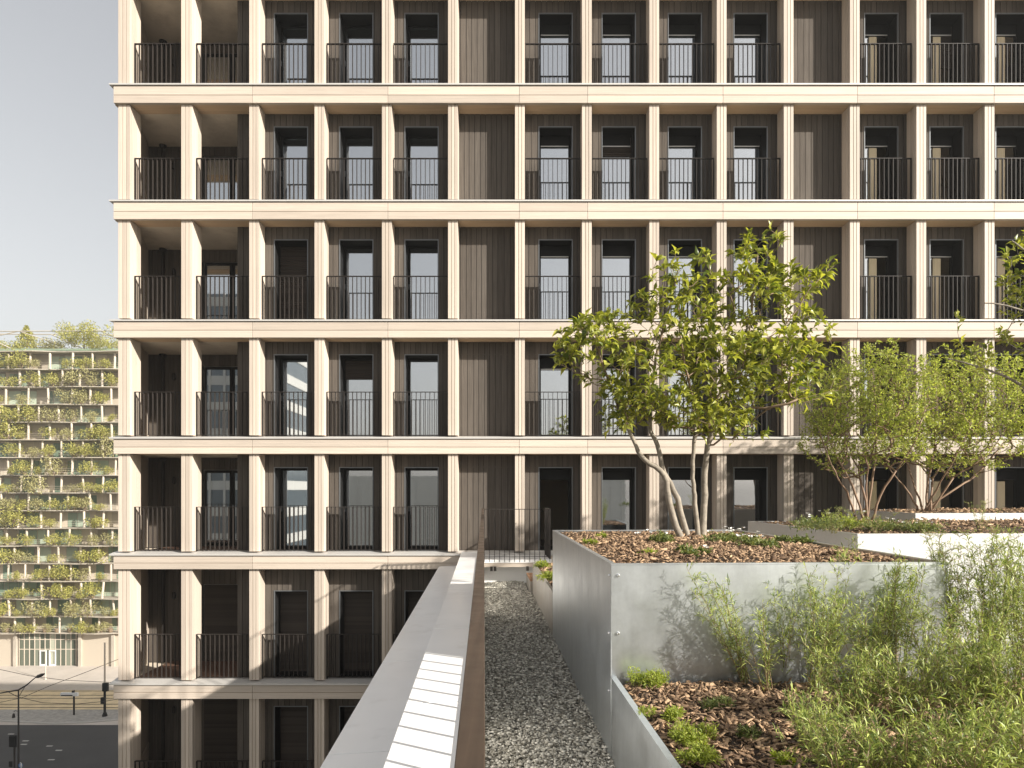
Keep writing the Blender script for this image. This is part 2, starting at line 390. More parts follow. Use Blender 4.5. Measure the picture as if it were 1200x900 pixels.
for row in range(1, 8):
    zc, zf = BB[row-1], BT[row]+.085
    nbay = 14 if row < 6 else 6
    # columns: three laminated boards side by side over a body
    for c in range(nbay+1 if row < 6 else 7):
        x = CX[c]; w = CW if c > 1 else (.295 if c == 0 else .28); dep = .43 if c > 1 else .50
        mb = MB(); zb, zt = zf+.02, zc-.004
        e = [0, .36*w, .68*w, w]
        for i in range(3):
            mb.box(x+e[i]+(.006 if i else 0), x+e[i+1]-(.006 if i < 2 else 0), D, D+.10, zb, zt, rng.random())
        mb.box(x+.006, x+w-.006, D+.012, D+.108, zb+.004, zt-.002, .1, mi=1)
        m2 = D+.11+(dep-.11)*.5
        mb.box(x, x+w, D+.112, m2-.004, zb, zt, rng.random()); mb.box(x, x+w, m2+.004, D+dep-.003, zb, zt, rng.random())
        mb.box(x+.008, x+w-.008, m2-.006, m2+.006, zb+.004, zt-.002, .1, mi=1)
        mb.build('column', [wood_v, groove_m], tower, bevel=.003)
    # dark cladding boards
    mb = MB()
    x = PX(278, PY); xend = CX[nbay if row < 6 else 6]
    spans = []
    zo = zc-.335 if row != 6 else zc-.625
    if row == 7: zo = zc-.36
    ops = []
    for b, p in DOORS.items():
        if row >= 6 and b > 4: continue
        xa = PX(p, PY); ops.append((xa, xa+OW))
    bw = .145
    mb.box(x, xend, PY+.022, PY+.03, zo+.024, zc, .1, mi=1)
    bx0 = x
    while bx0 < xend:
        bx1 = min(bx0+bw*(.85+.3*rng.random()), xend)
        segs = [(bx0+.006, bx1-.006, zf-.06, zc+.004)]
        for xa, xb in ops:
            ns = []
            for (s0, s1, a, b) in segs:
                if s1 <= xa-.022 or s0 >= xb+.022: ns.append((s0, s1, a, b)); continue
                if s0 < xa-.022: ns.append((s0, xa-.0225, a, b))
                if s1 > xb+.022: ns.append((xb+.0225, s1, a, b))
                ns.append((max(s0, xa-.022), min(s1, xb+.022), zo+.0225, b))
            segs = ns
        tn = rng.random()
        for (s0, s1, a, b) in segs:
            if s1-s0 > .004: mb.box(s0, s1, PY, PY+.02, a, b, tn)
        bx0 = bx1
    cur = x
    for xa, xb in ops+[(xend, xend)]:
        if xa-.0225 > cur: mb.box(cur, xa-.0225, PY+.022, PY+.03, zf-.06, zo+.02, .1, mi=1)
        cur = xb+.0225
    mb.build('cladding', [clad_m, cladj_m], tower)
    # windows
    for b in DOORS:
        if row >= 6 and b > 4: continue
        xa = PX(DOORS[b], PY); make_window(xa, xa+OW, zf+.01, zo, row, b)
    # loggia in the two end bays
    yb = 19.1; xs = PX(278, PY)
    mb = MB()
    q = PX(172.5, yb)
    bx0 = q
    while bx0 < xs-.01:
        bx1 = min(bx0+.145, xs)
        px = 600+bx0*F/yb
        top = zc+.004
        if bx1 <= PX(238, yb) or row == 7: mb.box(bx0+.004, bx1-.004, yb, yb+.02, zf-.05, top, rng.random())
        else: mb.box(bx0+.004, bx1-.004, yb, yb+.02, zf+2.12, top, rng.random())
        bx0 = bx1
    mb.box(q, xs, yb+.022, yb+.03, zf+2.13, zc, mi=1)
    mb.box(q, PX(238, yb), yb+.022, yb+.03, zf-.05, zf+2.13, mi=1)
    # wall beside the loggia (right), end face is the board at bay 2
    mb.box(xs+.001, xs+.03, PY+.03, yb+.02, zf-.05, zc+.002, .4)
    mb.build('loggia_wall', [clad_m, cladj_m], tower)
    mb = MB()           # timber side wall of the loggia, slightly splayed
    xa0, xa1 = PX(163.5, 17.6), PX(173.5, yb)
    ln = [(xa0, D+.51), (xa1, yb+.03), (xa1-.12, yb+.03), (xa0-.12, D+.51)]
    mb.prism(ln, zf+.9, zc-.002, 'z'); mb.prism([(a+.012*(i < 2), b) for i, (a, b) in enumerate(ln)], zf-.03, zf+.896, 'z', .9)
    mb.build('side_wall', wood_v, tower)
    mb = MB(); mb.box(PX(158, D+.3), xs, D+.302, yb, zf-.10, zf-.02); mb.build('loggia_deck', deckfl_m, tower)
    # glazed doors at the back of bay 2
    xa, xb = PX(239.5, yb), xs-.03
    if row >= 6:
        mb = MB(); slatted(mb, xa, xb, yb-.02, zf-.02, zf+2.1); mb.build('shutter', shutter_m, tower)
    else:
        mb = MB(); f = .06; xm = (xa+xb)/2
        for a, b in ((xa, xm-.01), (xm+.01, xb)):
            mb.box(a, a+f, yb, yb+.06, zf, zf+2.1); mb.box(b-f, b, yb, yb+.06, zf, zf+2.1)
            mb.box(a+f, b-f, yb, yb+.06, zf+2.03, zf+2.1); mb.box(a+f, b-f, yb, yb+.06, zf, zf+.09)
        w = mb.build('window', frame_m, tower)
        for a, b in ((xa, xm-.01), (xm+.01, xb)):
            mb = MB(); mb.box(a+f+.002, b-f-.002, yb+.025, yb+.037, zf+.092, zf+2.028); mb.build('pane', pane_m, w)
        mb = MB(); mb.box(xm+.025, xm+.045, yb-.05, yb-.002, zf+1.0, zf+1.14); mb.build('handle', trim_m, w)
    # drain pipe and wall lamp
    mb = MB(); xp = PX(191, yb-.08)
    mb.tube([(xp, yb-.08, zf-.02), (xp, yb-.08, zc-.02)], .045, 10); mb.lathe((xp, yb-.08, zc-.10), [(.05, 0), (.10, .06), (.10, .10)], 12)
    mb.build('drain_pipe', iron_m, tower, smooth=False)
    mb = MB(); xl = PX(203.5, yb-.06); mb.lathe((xl, yb-.06, zf+1.72), [(.03, 0), (.05, .02), (.05, .16), (.035, .2)], 12); mb.box(xl-.03, xl+.03, yb-.06, yb-.002, zf+1.78, zf+1.86)
    mb.build('wall_lamp', iron_m, tower)
    # railings between the columns
    bays = [0, 1, 2, 3, 4] + ([6, 7, 8, 9, 11, 12, 13] if row <= 4 else [])
    for b in bays:
        wl = (.295, .28)[b] if b < 2 else CW
        dl = .16
        y = D+.17
        xa = CX[b]+wl+.015; xb = CX[b+1]-.02
        railing('railing', xa, xb, y, zf, zf+1.13, tower)
# rooms behind the windows
for row in range(1, 8):
    zc, zf = BB[row-1]+.006, BT[row]+.012
    mb = MB(); xr = XR-.3 if row < 6 else PX(600)
    xs = PX(278, PY)
    mb.box(xs+.06, xr, D+4.6, D+4.65, zf, zc)
    for b in (3, 4, 5, 6, 7, 8, 9, 10, 11, 12, 13):
        if row >= 6 and b > 4: continue
        mb.box(CX[b]+.06, CX[b]+.16, PY+.62 if b not in (9, 13) else PY+1.9, D+4.598, zf, zc)
    mb.build('room_partition', inner_m, tower)
    mb = MB(); mb.box(xs+.06, xr, PY+.56, D+4.59, zf+.002, zf+.06); mb.build('room_floor', innerd_m, tower)
mb = MB()
mb.prism([(-10.35, 19.16), (-6.9, 19.16), (-6.9, D+5.02), (XR, D+5.02), (XR, D+37), (-10.35, D+37)], GZ, 12.9, 'z')  # unseen rear of the tower, made deep so its shadow covers the road
mb.build('rear_block', core_m, tower)
mb = MB()                     # the lowest storeys down to the street
mb.box(XL+.1, PX(640), D+.05, D+5.0, GZ, BB[7]-.01)
mb.build('plinth', core_m, tower)
mb = MB(); mb.box(XR, XR+.3, D, D+5.0, GZ, 12.9); mb.build('end_wall', core_m, tower)
mb = MB(); mb.box(XL, XR, D-.05, D+5.02, BT[0]+.11, BT[0]+.3); mb.build('roof_slab', core_m, tower)

# ------------------------------------------------------------------ TERRACE BUILDING
podium = empty('terrace_building', T(8, 5, GZ), 'rendered roof terrace building with broad white sheet metal parapet coping', 'building')
mb = MB(True); mb.prism([(-1.0, -7), (18, -7), (18, 16.55), (-.96, 16.55)], GZ, -2.16, 'z'); mb.build('body', podium_m, podium)
# parapet cap: flat strip and sloping outer strip in 2.4 m lengths
e = -3.0; n = 0
while e < 16.2:
    e2 = min(e+2.62, 16.84)
    mb = MB(True)
    mb.prism([(-.548, -1.505), (-.005, -1.49), (-.005, -2.2), (-.548, -2.2)], e+.007, e2-.007, 'v', rng.random())
    mb.prism([(-1.10, -1.86), (-.552, -1.835), (-.552, -2.2), (-1.10, -2.0)], e+.007, e2-.007, 'v', rng.random())
    mb.build('coping_sheet', parapet_m, podium, bevel=.004)
    e = e2; n += 1
# long handrail with flat bars
rl = empty('handrail', T(-.02, 7, -1.78), 'long bronze flat handrail on bars running straight along the gravel path', 'railing')
mb = MB(True); mb.box(-.043, .002, -2.5, 15.28, -.412, -.40); mb.build('top_rail', bronze_m, rl, bevel=.002)
mb = MB(True); v = -2.4; zz = []
while v < 15.2:
    mb.box(-.034, -.009, v-.008, v+.008, -1.41, -.413); v += .28
mb.box(-.034, -.008, -2.45, 15.2, -1.422, -1.41)
mb.build('bars', bronze_m, rl)
mb = MB(True); v = -2.3
while v < 15.2:
    mb.box(-.0415, -.006, v-.02, v+.02, -1.49, -1.422); v += 1.4
mb.build('bracket', bronze_m, rl)

# landing at the facade with its railing
ld = empty('landing', T(.7, 16, -2.1), 'pale landing slab with timber edge in front of the tower', 'landing')
mb = MB(True); mb.box(.01, 1.52, 15.3, 16.25, -1.62, -1.545); mb.build('slab', parapet_m, ld, bevel=.004)
mb = MB(True); mb.box(.01, 1.52, 15.32, 15.36, -1.715, -1.622); mb.box(.06, .10, 15.361, 16.2, -1.70, -1.622); mb.box(1.45, 1.49, 15.361, 16.2, -1.70, -1.622); mb.build('timber_edge', wood_h, ld)
mb = MB(True)
for u in (.14, .22, .95, 1.30): mb.box(u, u+.06, 15.28, 15.318, -1.80, -1.70)
mb.build('support', iron_m, ld)
mb = MB(True); mb.box(.012, 1.5, 15.75, 16.3, -2.13, -1.72); mb.build('upstand', parapet_m, ld)
gr = empty('landing_railing', T(.75, 15.3, -1.545), 'black cornered railing around the landing by the open door', 'railing')
mb = MB(True)
mb.box(0.006, 1.49, 15.29, 15.34, -.425, -.41); mb.box(.006, 1.49, 15.305, 15.325, -1.49, -1.478)
for i in range(14):
    u = .012+i*1.472/13; mb.box(u-.006, u+.006, 15.295, 15.335, -1.60, -.425)
mb.build('front_panel', iron_m, gr)
mb = MB(True)
mb.box(1.47, 1.52, 15.342, 16.5, -.425, -.41); mb.box(1.485, 1.505, 15.342, 16.5, -1.49, -1.478)
for i in range(10):
    v = 15.42+i*1.05/9; mb.box(1.475, 1.515, v-.006, v+.006, -1.545, -.425)
mb.build('side_panel', iron_m, gr)

# gravel path
mb = MB(True); mb.box(0, 18, -7, 16.5, -2.158, -2.13); mb.build('path', gravelb_m, kind='structure')
def stones(uv, zbase, rad, rng, mb):
    ico = np.array([(1,0,0),(-1,0,0),(0,1,0),(0,-1,0),(0,0,1),(0,0,-1),(.6,.6,.55),(-.6,.6,.5),(.6,-.6,.5),(-.6,-.6,.55)])
    fc = np.array([(6,4,8),(0,6,8),(6,2,4),(0,2,6),(2,7,4),(2,1,7),(7,9,4),(7,1,9),(9,8,4),(9,3,8),(1,3,9),(8,3,0),(0,5,2),(2,5,1),(1,5,3),(3,5,0)])
    n = len(uv)
    sc = rad[:, None]*np.stack([.7+.7*rng.random(n), .6+.6*rng.random(n), .35+.4*rng.random(n)], 1)
    V = ico[None]*(.75+.5*rng.random((n, 10, 1)))*sc[:, None, :]
    a = rng.random(n)*6.283; t = rng.normal(size=n)*.35
    x, y, z = V[..., 0], V[..., 1], V[..., 2]
    y2 = y*np.cos(t)[:, None]-z*np.sin(t)[:, None]; z2 = y*np.sin(t)[:, None]+z*np.cos(t)[:, None]
    x3 = x*np.cos(a)[:, None]-y2*np.sin(a)[:, None]; y3 = x*np.sin(a)[:, None]+y2*np.cos(a)[:, None]
    V = np.stack([x3+uv[:, :1], y3+uv[:, 1:2], z2+zbase[:, None]], 2).reshape(-1, 3)
    Fc = (np.arange(n)[:, None, None]*10+fc[None]).reshape(-1, 3)
    tt = np.clip(rng.beta(.9, 1.35, n), 0, 1)
    mb.add(V, Fc.astype(np.int32), np.repeat(tt, 10))
rg = np.random.default_rng(11)
mb = MB(True)
n = 42000
v = 2.6+13.6*rg.random(n)**1.75; u = .0+1.02*rg.random(n)
keep = ~((v > 13.95) & (u > .93))
stones(np.stack([u, v], 1)[keep], (-2.125+.03*rg.random(n)+.012*np.sin(v*2.3)*np.cos(u*5))[keep], (.0065+.0095*rg.random(n)**1.6)[keep]*(1+.035*v[keep]), rg, mb)
n = 700
stones(np.stack([.0+1.0*rg.random(n), 2.6+13*rg.random(n)**1.8], 1), -2.10+.01*rg.random(n), .014+.012*rg.random(n), rg, mb)
mb.build('gravel', stone_m, kind='stuff', smooth=False)

# planters
def chips(mb, poly_u0, u1, v0, v1, z, n, rng, zf=None, size=1.0):
    uv = np.stack([poly_u0+(u1-poly_u0)*rng.random(n), v0+(v1-v0)*rng.random(n)], 1)
    L = (.022+.075*rng.random(n)**1.9)*size; W = np.minimum(L*(.16+.45*rng.random(n)**1.3), .032*size); H = .002+.005*rng.random(n)
    c = np.array([(-1,-.7,-1),(1,-1,-1),(.8,1,-1),(-1,.9,-1),(-.9,-.6,1),(.9,-.9,1),(.75,.8,1),(-.9,.8,1)], float)*.5
    V = c[None]*np.stack([L, W, H], 1)[:, None, :]
    V[:, :, :2] *= (.8+.4*rng.random((n, 8, 1)))
    V[:, :, 2] += (V[:, :, 0]**2)*(rng.normal(size=(n, 1))*3)
    a = rng.random(n)*6.283; p = rng.normal(size=n)*.42; r = rng.normal(size=n)*.5
    x, y, zz = V[..., 0], V[..., 1], V[..., 2]
    cp, sp = np.cos(p)[:, None], np.sin(p)[:, None]; x, zz = x*cp-zz*sp, x*sp+zz*cp
    cr, sr = np.cos(r)[:, None], np.sin(r)[:, None]; y, zz = y*cr-zz*sr, y*sr+zz*cr
    ca, sa = np.cos(a)[:, None], np.sin(a)[:, None]; x, y = x*ca-y*sa, x*sa+y*ca
    zb = z + .035*rng.random(n) + (zf(uv) if zf is not None else 0)
    V = np.stack([x+uv[:, :1], y+uv[:, 1:2], zz+zb[:, None]], 2).reshape(-1, 3)
    fc = np.array([(0,3,2,1),(4,5,6,7),(0,1,5,4),(1,2,6,5),(2,3,7,6),(3,0,4,7)])
    Fc = (np.arange(n)[:, None, None]*8+fc[None]).reshape(-1, 4)
    mb.add(V, Fc.astype(np.int32), np.repeat(rng.beta(1.0, 1.6, n), 8))

def hill(uv, u0, u1, v0, v1, h):
    a = (uv[:, 0]-u0)/(u1-u0); b = (uv[:, 1]-v0)/(v1-v0)
    return h*np.clip(np.minimum(np.minimum(a, 1-a)*5, np.minimum(b, 1-b)*5), 0, 1)*(.8+.2*np.sin(uv[:, 0]*4)*np.cos(uv[:, 1]*3.1))

def planter(label, u0, u1, v0, v1, top, bottom, soil, h, nchips, seed, m=panel_m, size=1.0, chipv=None, group=None, back_lip=True, front_lip=True):
    P = empty('planter', T((u0+u1)/2, (v0+v1)/2, bottom), label, 'planter', group)
    t = .02
    def side(name, a, b, c, d):
        q = MB(True); q.box(a, b, c, d, bottom, top-.012); 
        return q.build(name, m, P, bevel=.003)
    side('side_panel', u0, u0+t, v0+t, v1-t); side('side_panel', u1-t, u1, v0+t, v1-t)
    side('front_panel', u0, u1, v0, v0+t-.001)
    if back_lip: side('back_panel', u0, u1, v1-t+.001, v1)
    q = MB(True); w = .04                         # folded top lip
    q.box(u0-.004, u0+w, v0-.004, v1+.004, top-.011, top); q.box(u1-w, u1+.004, v0-.004, v1+.004, top-.011, top)
    if front_lip: q.box(u0+w+.001, u1-w-.001, v0-.004, v0+w, top-.011, top)
    if back_lip: q.box(u0+w+.001, u1-w-.001, v1-w, v1+.004, top-.011, top)
    q.build('lip', m, P)
    rg = np.random.default_rng(seed)
    n = 26; uu = np.linspace(u0+t+.002, u1-t-.002, n); vv = np.linspace(v0+t+.002, v1-t-.002, n)
    U, V_ = np.meshgrid(uu, vv); g = np.stack([U.ravel(), V_.ravel()], 1)
    Z = soil + hill(g, u0, u1, v0, v1, h)
    q = MB(True); idx = np.arange(n*n).reshape(n, n)
    fc = np.stack([idx[:-1, :-1], idx[:-1, 1:], idx[1:, 1:], idx[1:, :-1]], 2).reshape(-1, 4)
    q.add(np.column_stack([g, Z]), fc.astype(np.int32)); q.build('soil', soil_m, P, smooth=True)
    q = MB(True); a, b = chipv or (v0, v1)
    chips(q, u0+.06, u1-.06, max(a, v0+.06), min(b, v1-.06), soil+.006, nchips, rg, lambda uv: hill(uv, u0, u1, v0, v1, h), size)
    q.build('bark_mulch', chip_m, kind='stuff')
    return P
p1 = planter('tall galvanised planter carrying the multi stemmed tree beside the gravel path', 1.0, 3.72, 5.33, 9.9, -.573, -2.13, -.64, .05, 9000, 21)
q = MB(True)
for z in (-.665, -1.12, -1.58): 
    q2 = MB(True)
    q2.tube([(1.055, 5.33, z), (1.055, 5.318, z), (1.055, 5.312, z)], [.013, .013, .006], 10)
    q2.tube([(1.0, 5.375, z-.005), (.988, 5.375, z-.005), (.982, 5.375, z-.005)], [.011, .011, .005], 10)
    q2.build('bolt', bolt_m, p1)
p2 = planter('long galvanised planter with low shrubs behind the tree planter', 5.2, 15.5, 9.3, 13.25, -.60, -2.13, -.66, .10, 9000, 22, m=panellit_m, size=1.2)
p3 = planter('shallow pale planter with a bushy shrub, closest to the tower wall', 8.62, 15.5, 13.3, 15.9, -.45, -2.13, -.50, .06, 3500, 23, m=panellit_m, size=1.3)
p4 = planter('low galvanised planter overflowing with feathery herbs in the foreground', 1.0, 5.3, 1.0, 5.325, -1.46, -2.13, -1.53, .07, 15000, 24, chipv=(2.4, 5.3), size=1.0, back_lip=False)
p5 = planter('low weathered planter with small green tufts next to the wooden step', 1.0, 3.7, 9.92, 13.95, -1.47, -2.13, -1.53, .06, 3800, 25, m=panelu_m, size=1.2)
# wooden step
st_ = empty('wooden_step', T(1.1, 14.6, -2.13), 'small slatted wooden step between gravel and landing', 'step')
q = MB(True)
for i in range(5): q.box(.95+i*.056, .95+i*.056+.048, 13.97, 15.25, -1.86, -1.835, rng.random())
q.build('slats', slatwood_m, st_)
q = MB(True); q.box(.952, .972, 13.97, 15.25, -2.13, -1.862); q.box(1.205, 1.222, 13.97, 15.25, -2.13, -1.862); q.box(.973, 1.204, 13.97, 13.99, -2.13, -1.862); q.build('casing', panelu_m, st_)

# ------------------------------------------------------------------ TREES AND SHRUBS
def UW(px, py, v): return np.array([(px-567)*v/F, v, (575-py)*v/F])
class Skel:
    def __init__(s): s.P, s.par, s.load = [], [], []
    def node(s, p, par): s.P.append(np.asarray(p, float)); s.par.append(par); return len(s.P)-1
    def stem(s, pts, par=-1, sub=4, rng=None, jit=.02):
        pts = [np.asarray(p, float) for p in pts]
        i0 = s.node(pts[0], par) if par < 0 else par
        last = i0; ids = []
        n = len(pts)
        for i in range(n-1):
            p0 = pts[max(i-1, 0)]; p1 = pts[i]; p2 = pts[i+1]; p3 = pts[min(i+2, n-1)]
            for k in range(1, sub+1):
                t = k/sub
                q = .5*((2*p1)+(-p0+p2)*t+(2*p0-5*p1+4*p2-p3)*t*t+(-p0+3*p1-3*p2+p3)*t**3)
                if rng is not None: q = q+rng.normal(size=3)*jit
                last = s.node(q, last); ids.append(last)
        return ids
    def attach(s, tgt, rng, sag=.1, minz=None, maxd=9, jit=.02):
        A = np.array(s.P); d = A-tgt
        dist = np.linalg.norm(d, axis=1) + np.where(A[:, 2] > tgt[2]-.02, .35, 0) 
        if minz is not None: dist = dist+np.where(A[:, 2] < minz, 5, 0)
        i = int(np.argmin(dist)); p0 = A[i]; L = np.linalg.norm(tgt-p0)
        n = max(2, int(L/.12)); last = i
        for k in range(1, n+1):
            t = k/n
            q = p0+(tgt-p0)*t + np.array([0, 0, -sag*L*math.sin(math.pi*t)*.6]) + (rng.normal(size=3)*jit if k < n else 0)
            last = s.node(q, last)
        return last
    def radii(s, r0, rmax, p=2.3):
        n = len(s.P); ch = np.zeros(n); 
        has = np.zeros(n, bool)
        for i in range(n):
            if s.par[i] >= 0: has[s.par[i]] = True
        acc = np.where(has, 0, r0**p)
        for i in range(n-1, -1, -1):
            if s.par[i] >= 0: acc[s.par[i]] += acc[i]
        return np.minimum(acc**(1/p), rmax)
    def mesh(s, r, mbs, thick, sides=(8, 4)):
        """tubes along chains; thick pieces into mbs[0], twigs into mbs[1]"""
        n = len(s.P); kids = [[] for _ in range(n)]
        for i in range(n):
            if s.par[i] >= 0: kids[s.par[i]].append(i)
        start = [i for i in range(n) if s.par[i] < 0]
        stack = [(None, i) for i in start]
        while stack:
            frm, i = stack.pop()
            chain = ([frm] if frm is not None else [])+[i]
            while kids[chain[-1]]:
                ks = sorted(kids[chain[-1]], key=lambda k: -r[k])
                for k in ks[1:]: stack.append((chain[-1], k))
                chain.append(ks[0])
            pts = np.array([s.P[k] for k in chain]); rr = np.array([r[k] for k in chain])
            if frm is not None: rr[0] = min(rr[0], rr[1]*1.15)
            if len(pts) < 2: continue
            big = rr > thick
            k = int(np.argmin(big)) if not big.all() else len(rr)
            if k >= 2:
                mbs[0].tube(pts[:k], rr[:k], sides[0], tint=np.repeat(.5, k*sides[0]), cap=True)
                if k < len(rr): mbs[1].tube(pts[k-1:], rr[k-1:], sides[1], cap=False)
            else: mbs[1].tube(pts, rr, sides[1], cap=False)

def sample_blobs(blobs, n, rng, v0):
    w = np.array([b[2]*b[3]*b[4] for b in blobs], float); w /= w.sum()
    out = []
    for i in range(n):
        px, py, rx, ry, rd = blobs[rng.choice(len(blobs), p=w)]
        d = unit(rng, 1)[0]*(.35+.65*rng.random()**.45)
        c = UW(px+rx*d[0], py+ry*d[1], v0); c[1] += rd*d[2]
        out.append(c)
    return np.array(out)

# the main tree in the tall planter
def main_tree():
    rg = np.random.default_rng(77); v = 8.35
    sk = Skel()
    b = lambda px, py, dv=0.0: UW(px, py, v+dv)+np.array([0, dv, 0])*0
    def B(px, py, dv=0): q = UW(px, py, v); q[1] += dv; return q
    s1 = sk.stem([B(803, 641), B(787, 590), B(781, 556), B(757, 539), B(744, 515), B(728, 480), B(712, 440), B(700, 405)], rng=rg, jit=.006)
    s2 = sk.stem([B(813, 641, .05), B(797, 585, .05), B(783, 553, .08), B(774, 520, .1), B(767, 495, .15), B(772, 455, .25), B(778, 410, .3), B(795, 350, .3), B(805, 305, .3)], rng=rg, jit=.006)
    s3 = sk.stem([B(826, 638, .15), B(822, 590, .15), B(819, 560, .15), B(819, 515, .1), B(817, 480, 0), B(800, 430, -.2), B(790, 385, -.3)], rng=rg, jit=.006)
    s4 = sk.stem([B(833, 638, .2), B(836, 580, .25), B(837, 530, .2), B(846, 495, .15), B(864, 450, .1), B(878, 400, .0), B(890, 345, .1), B(898, 285, .1)], rng=rg, jit=.006)
    sk.stem([B(880, 395)*0+sk.P[s4[18]], B(915, 385, -.2), B(945, 340, -.3), B(975, 312, -.3)], par=s4[18], rng=rg, jit=.006)
    sk.stem([sk.P[s4[13]], B(890, 480, -.3), B(930, 470, -.5), B(965, 462, -.5)], par=s4[13], rng=rg, jit=.006)
    sk.stem([sk.P[s4[10]], B(820, 450, .4), B(830, 400, .5), B(845, 355, .5)], par=s4[10], rng=rg, jit=.006)
    blobs = [(700, 408, 52, 48, .55), (678, 400, 30, 30, .4), (757, 450, 48, 45, .65), (735, 475, 35, 28, .5), (803, 318, 36, 40, .5), (800, 385, 55, 40, .75), (845, 430, 52, 50, .8),
             (893, 300, 30, 38, .4), (885, 345, 46, 35, .6), (900, 430, 52, 50, .75), (948, 325, 36, 24, .35), (945, 390, 38, 34, .5),
             (955, 450, 32, 24, .4), (820, 480, 60, 28, .7), (865, 495, 45, 22, .6), (760, 360, 30, 26, .4)]
    tg = sample_blobs(blobs, 780, rg, v)
    base = np.array([s for s in [sk.P[0]]])[0]
    tg = tg[np.argsort(np.linalg.norm(tg-UW(815, 500, v), axis=1))]
    minz = (575-545)*v/F
    tips = [sk.attach(t, rg, .10, minz=minz) for t in tg]
    r = sk.radii(.0032, .062, 2.35)
    # keep main stems a natural girth
    for ids, r0 in ((s1, .044), (s2, .040), (s3, .034), (s4, .046)):
        for k, i in enumerate(ids): r[i] = max(min(r[i], r0), r0*(1-.8*k/len(ids)))
    for i in range(len(sk.P)):
        if sk.par[i] < 0: r[i] = .054
        elif r[i] > r[sk.par[i]]: r[i] = r[sk.par[i]]
    root = empty('tree', T(*UW(815, 641, v)), 'slender multi stemmed tree with large glossy leaves in the tall metal planter', 'tree')
    m0, m1 = MB(True), MB(True); sk.mesh(r, (m0, m1), .016)
    m0.build('trunk', trunk_m, root, smooth=True); m1.build('twigs', twig_m, root, smooth=True)
    lf = MB(True); par = sk.par
    Pl, Dl = [], []
    for i in range(len(sk.P)):
        if par[i] < 0 or r[i] > .0075: continue
        d = sk.P[i]-sk.P[par[i]]; d /= np.linalg.norm(d)+1e-9
        n = rg.integers(1, 3)
        for k in range(n):
            x = unit(rg, 1)[0]; x -= d*np.dot(x, d); x /= np.linalg.norm(x)+1e-9
            Pl.append(sk.P[i]+x*.004); Dl.append(d*.55+x*.9+np.array([0, 0, -.12]))
    for i in tips:
        d = sk.P[i]-sk.P[par[i]]; d /= np.linalg.norm(d)+1e-9
        for k in range(rg.integers(7, 13)):
            x = unit(rg, 1)[0]; Pl.append(sk.P[i]-d*.05*rg.random()); Dl.append(d*.75+x*.75+np.array([0, 0, .05]))
    Pl, Dl = np.array(Pl), np.array(Dl); n = len(Pl)
    L = .06+.10*rg.random(n)**1.2; leaves(lf, Pl, Dl, L, L*(.32+.1*rg.random(n)), rg, rg.beta(1.2, 1.3, n), fold=.22, droop=.3)
    lf.build('foliage', leaf_m, root)
    return n
main_tree()

def shrub_tree(label, base_px, v, stems, blobs, nt, seed, bz, leafL=.05, dens=(3, 7), lm=shrubleaf_m, name='shrub', cat='shrub', wood=shrubwood_m, thick=.009, stemr=.022, minpy=565, group=None, hang=0):
    rg = np.random.default_rng(seed); sk = Skel()
    B0 = UW(base_px, 575, v); B0[2] = bz
    allids = []
    for (dx, pts) in stems:
        st = [B0+np.array([dx*.05, rg.normal()*.06, 0])]
        for (px, py, dv) in pts:
            q = UW(px, py, v); q[1] += dv; st.append(q)
        if name == 'tree' and allids: st[0] = sk.P[0]
        allids.append(sk.stem(st, par=0 if (name == 'tree' and allids) else -1, rng=rg, jit=.010))
    tg = sample_blobs(blobs, nt, rg, v)
    tg = tg[np.argsort(np.linalg.norm(tg-B0, axis=1))]
    minz = (575-minpy)*v/F
    tips = [sk.attach(t, rg, .06, minz=minz, jit=.015) for t in tg]
    r = sk.radii(.0028, .05, 2.3)
    for ids in allids:
        for k, i in enumerate(ids): r[i] = max(min(r[i], stemr), stemr*(1-.8*k/len(ids)))
    for i in range(len(sk.P)):
        if sk.par[i] < 0: r[i] = stemr*1.2
        elif r[i] > r[sk.par[i]]: r[i] = r[sk.par[i]]
    root = empty(name, T(*B0), label, cat, group)
    m0, m1 = MB(True), MB(True); sk.mesh(r, (m0, m1), thick, (7, 4))
    if m0.n: m0.build('trunk' if name == 'tree' else 'stems', wood, root, smooth=True)
    m1.build('twigs', wood, root, smooth=True)
    Pl, Dl = [], []
    for i in range(len(sk.P)):
        if sk.par[i] < 0 or r[i] > .0065: continue
        d = sk.P[i]-sk.P[sk.par[i]]; d /= np.linalg.norm(d)+1e-9
        for k in range(rg.integers(1, 4)):
            x = unit(rg, 1)[0]; Pl.append(sk.P[i]+x*.02*rg.random()); Dl.append(d*.6+x*.9)
    for i in tips:
        d = sk.P[i]-sk.P[sk.par[i]]; d /= np.linalg.norm(d)+1e-9
        for k in range(rg.integers(*dens)):
            x = unit(rg, 1)[0]; Pl.append(sk.P[i]-d*.10*rg.random()+x*.02); Dl.append(d*.7+x*.8+np.array([0, 0, .1-hang]))
    Pl, Dl = np.array(Pl), np.array(Dl); n = len(Pl)
    lf = MB(True); L = leafL*(.7+.6*rg.random(n)); leaves(lf, Pl, Dl, L, L*(.42+.12*rg.random(n)), rg, rg.beta(1.4, 1.4, n))
    lf.build('foliage', lm, root)
    return n
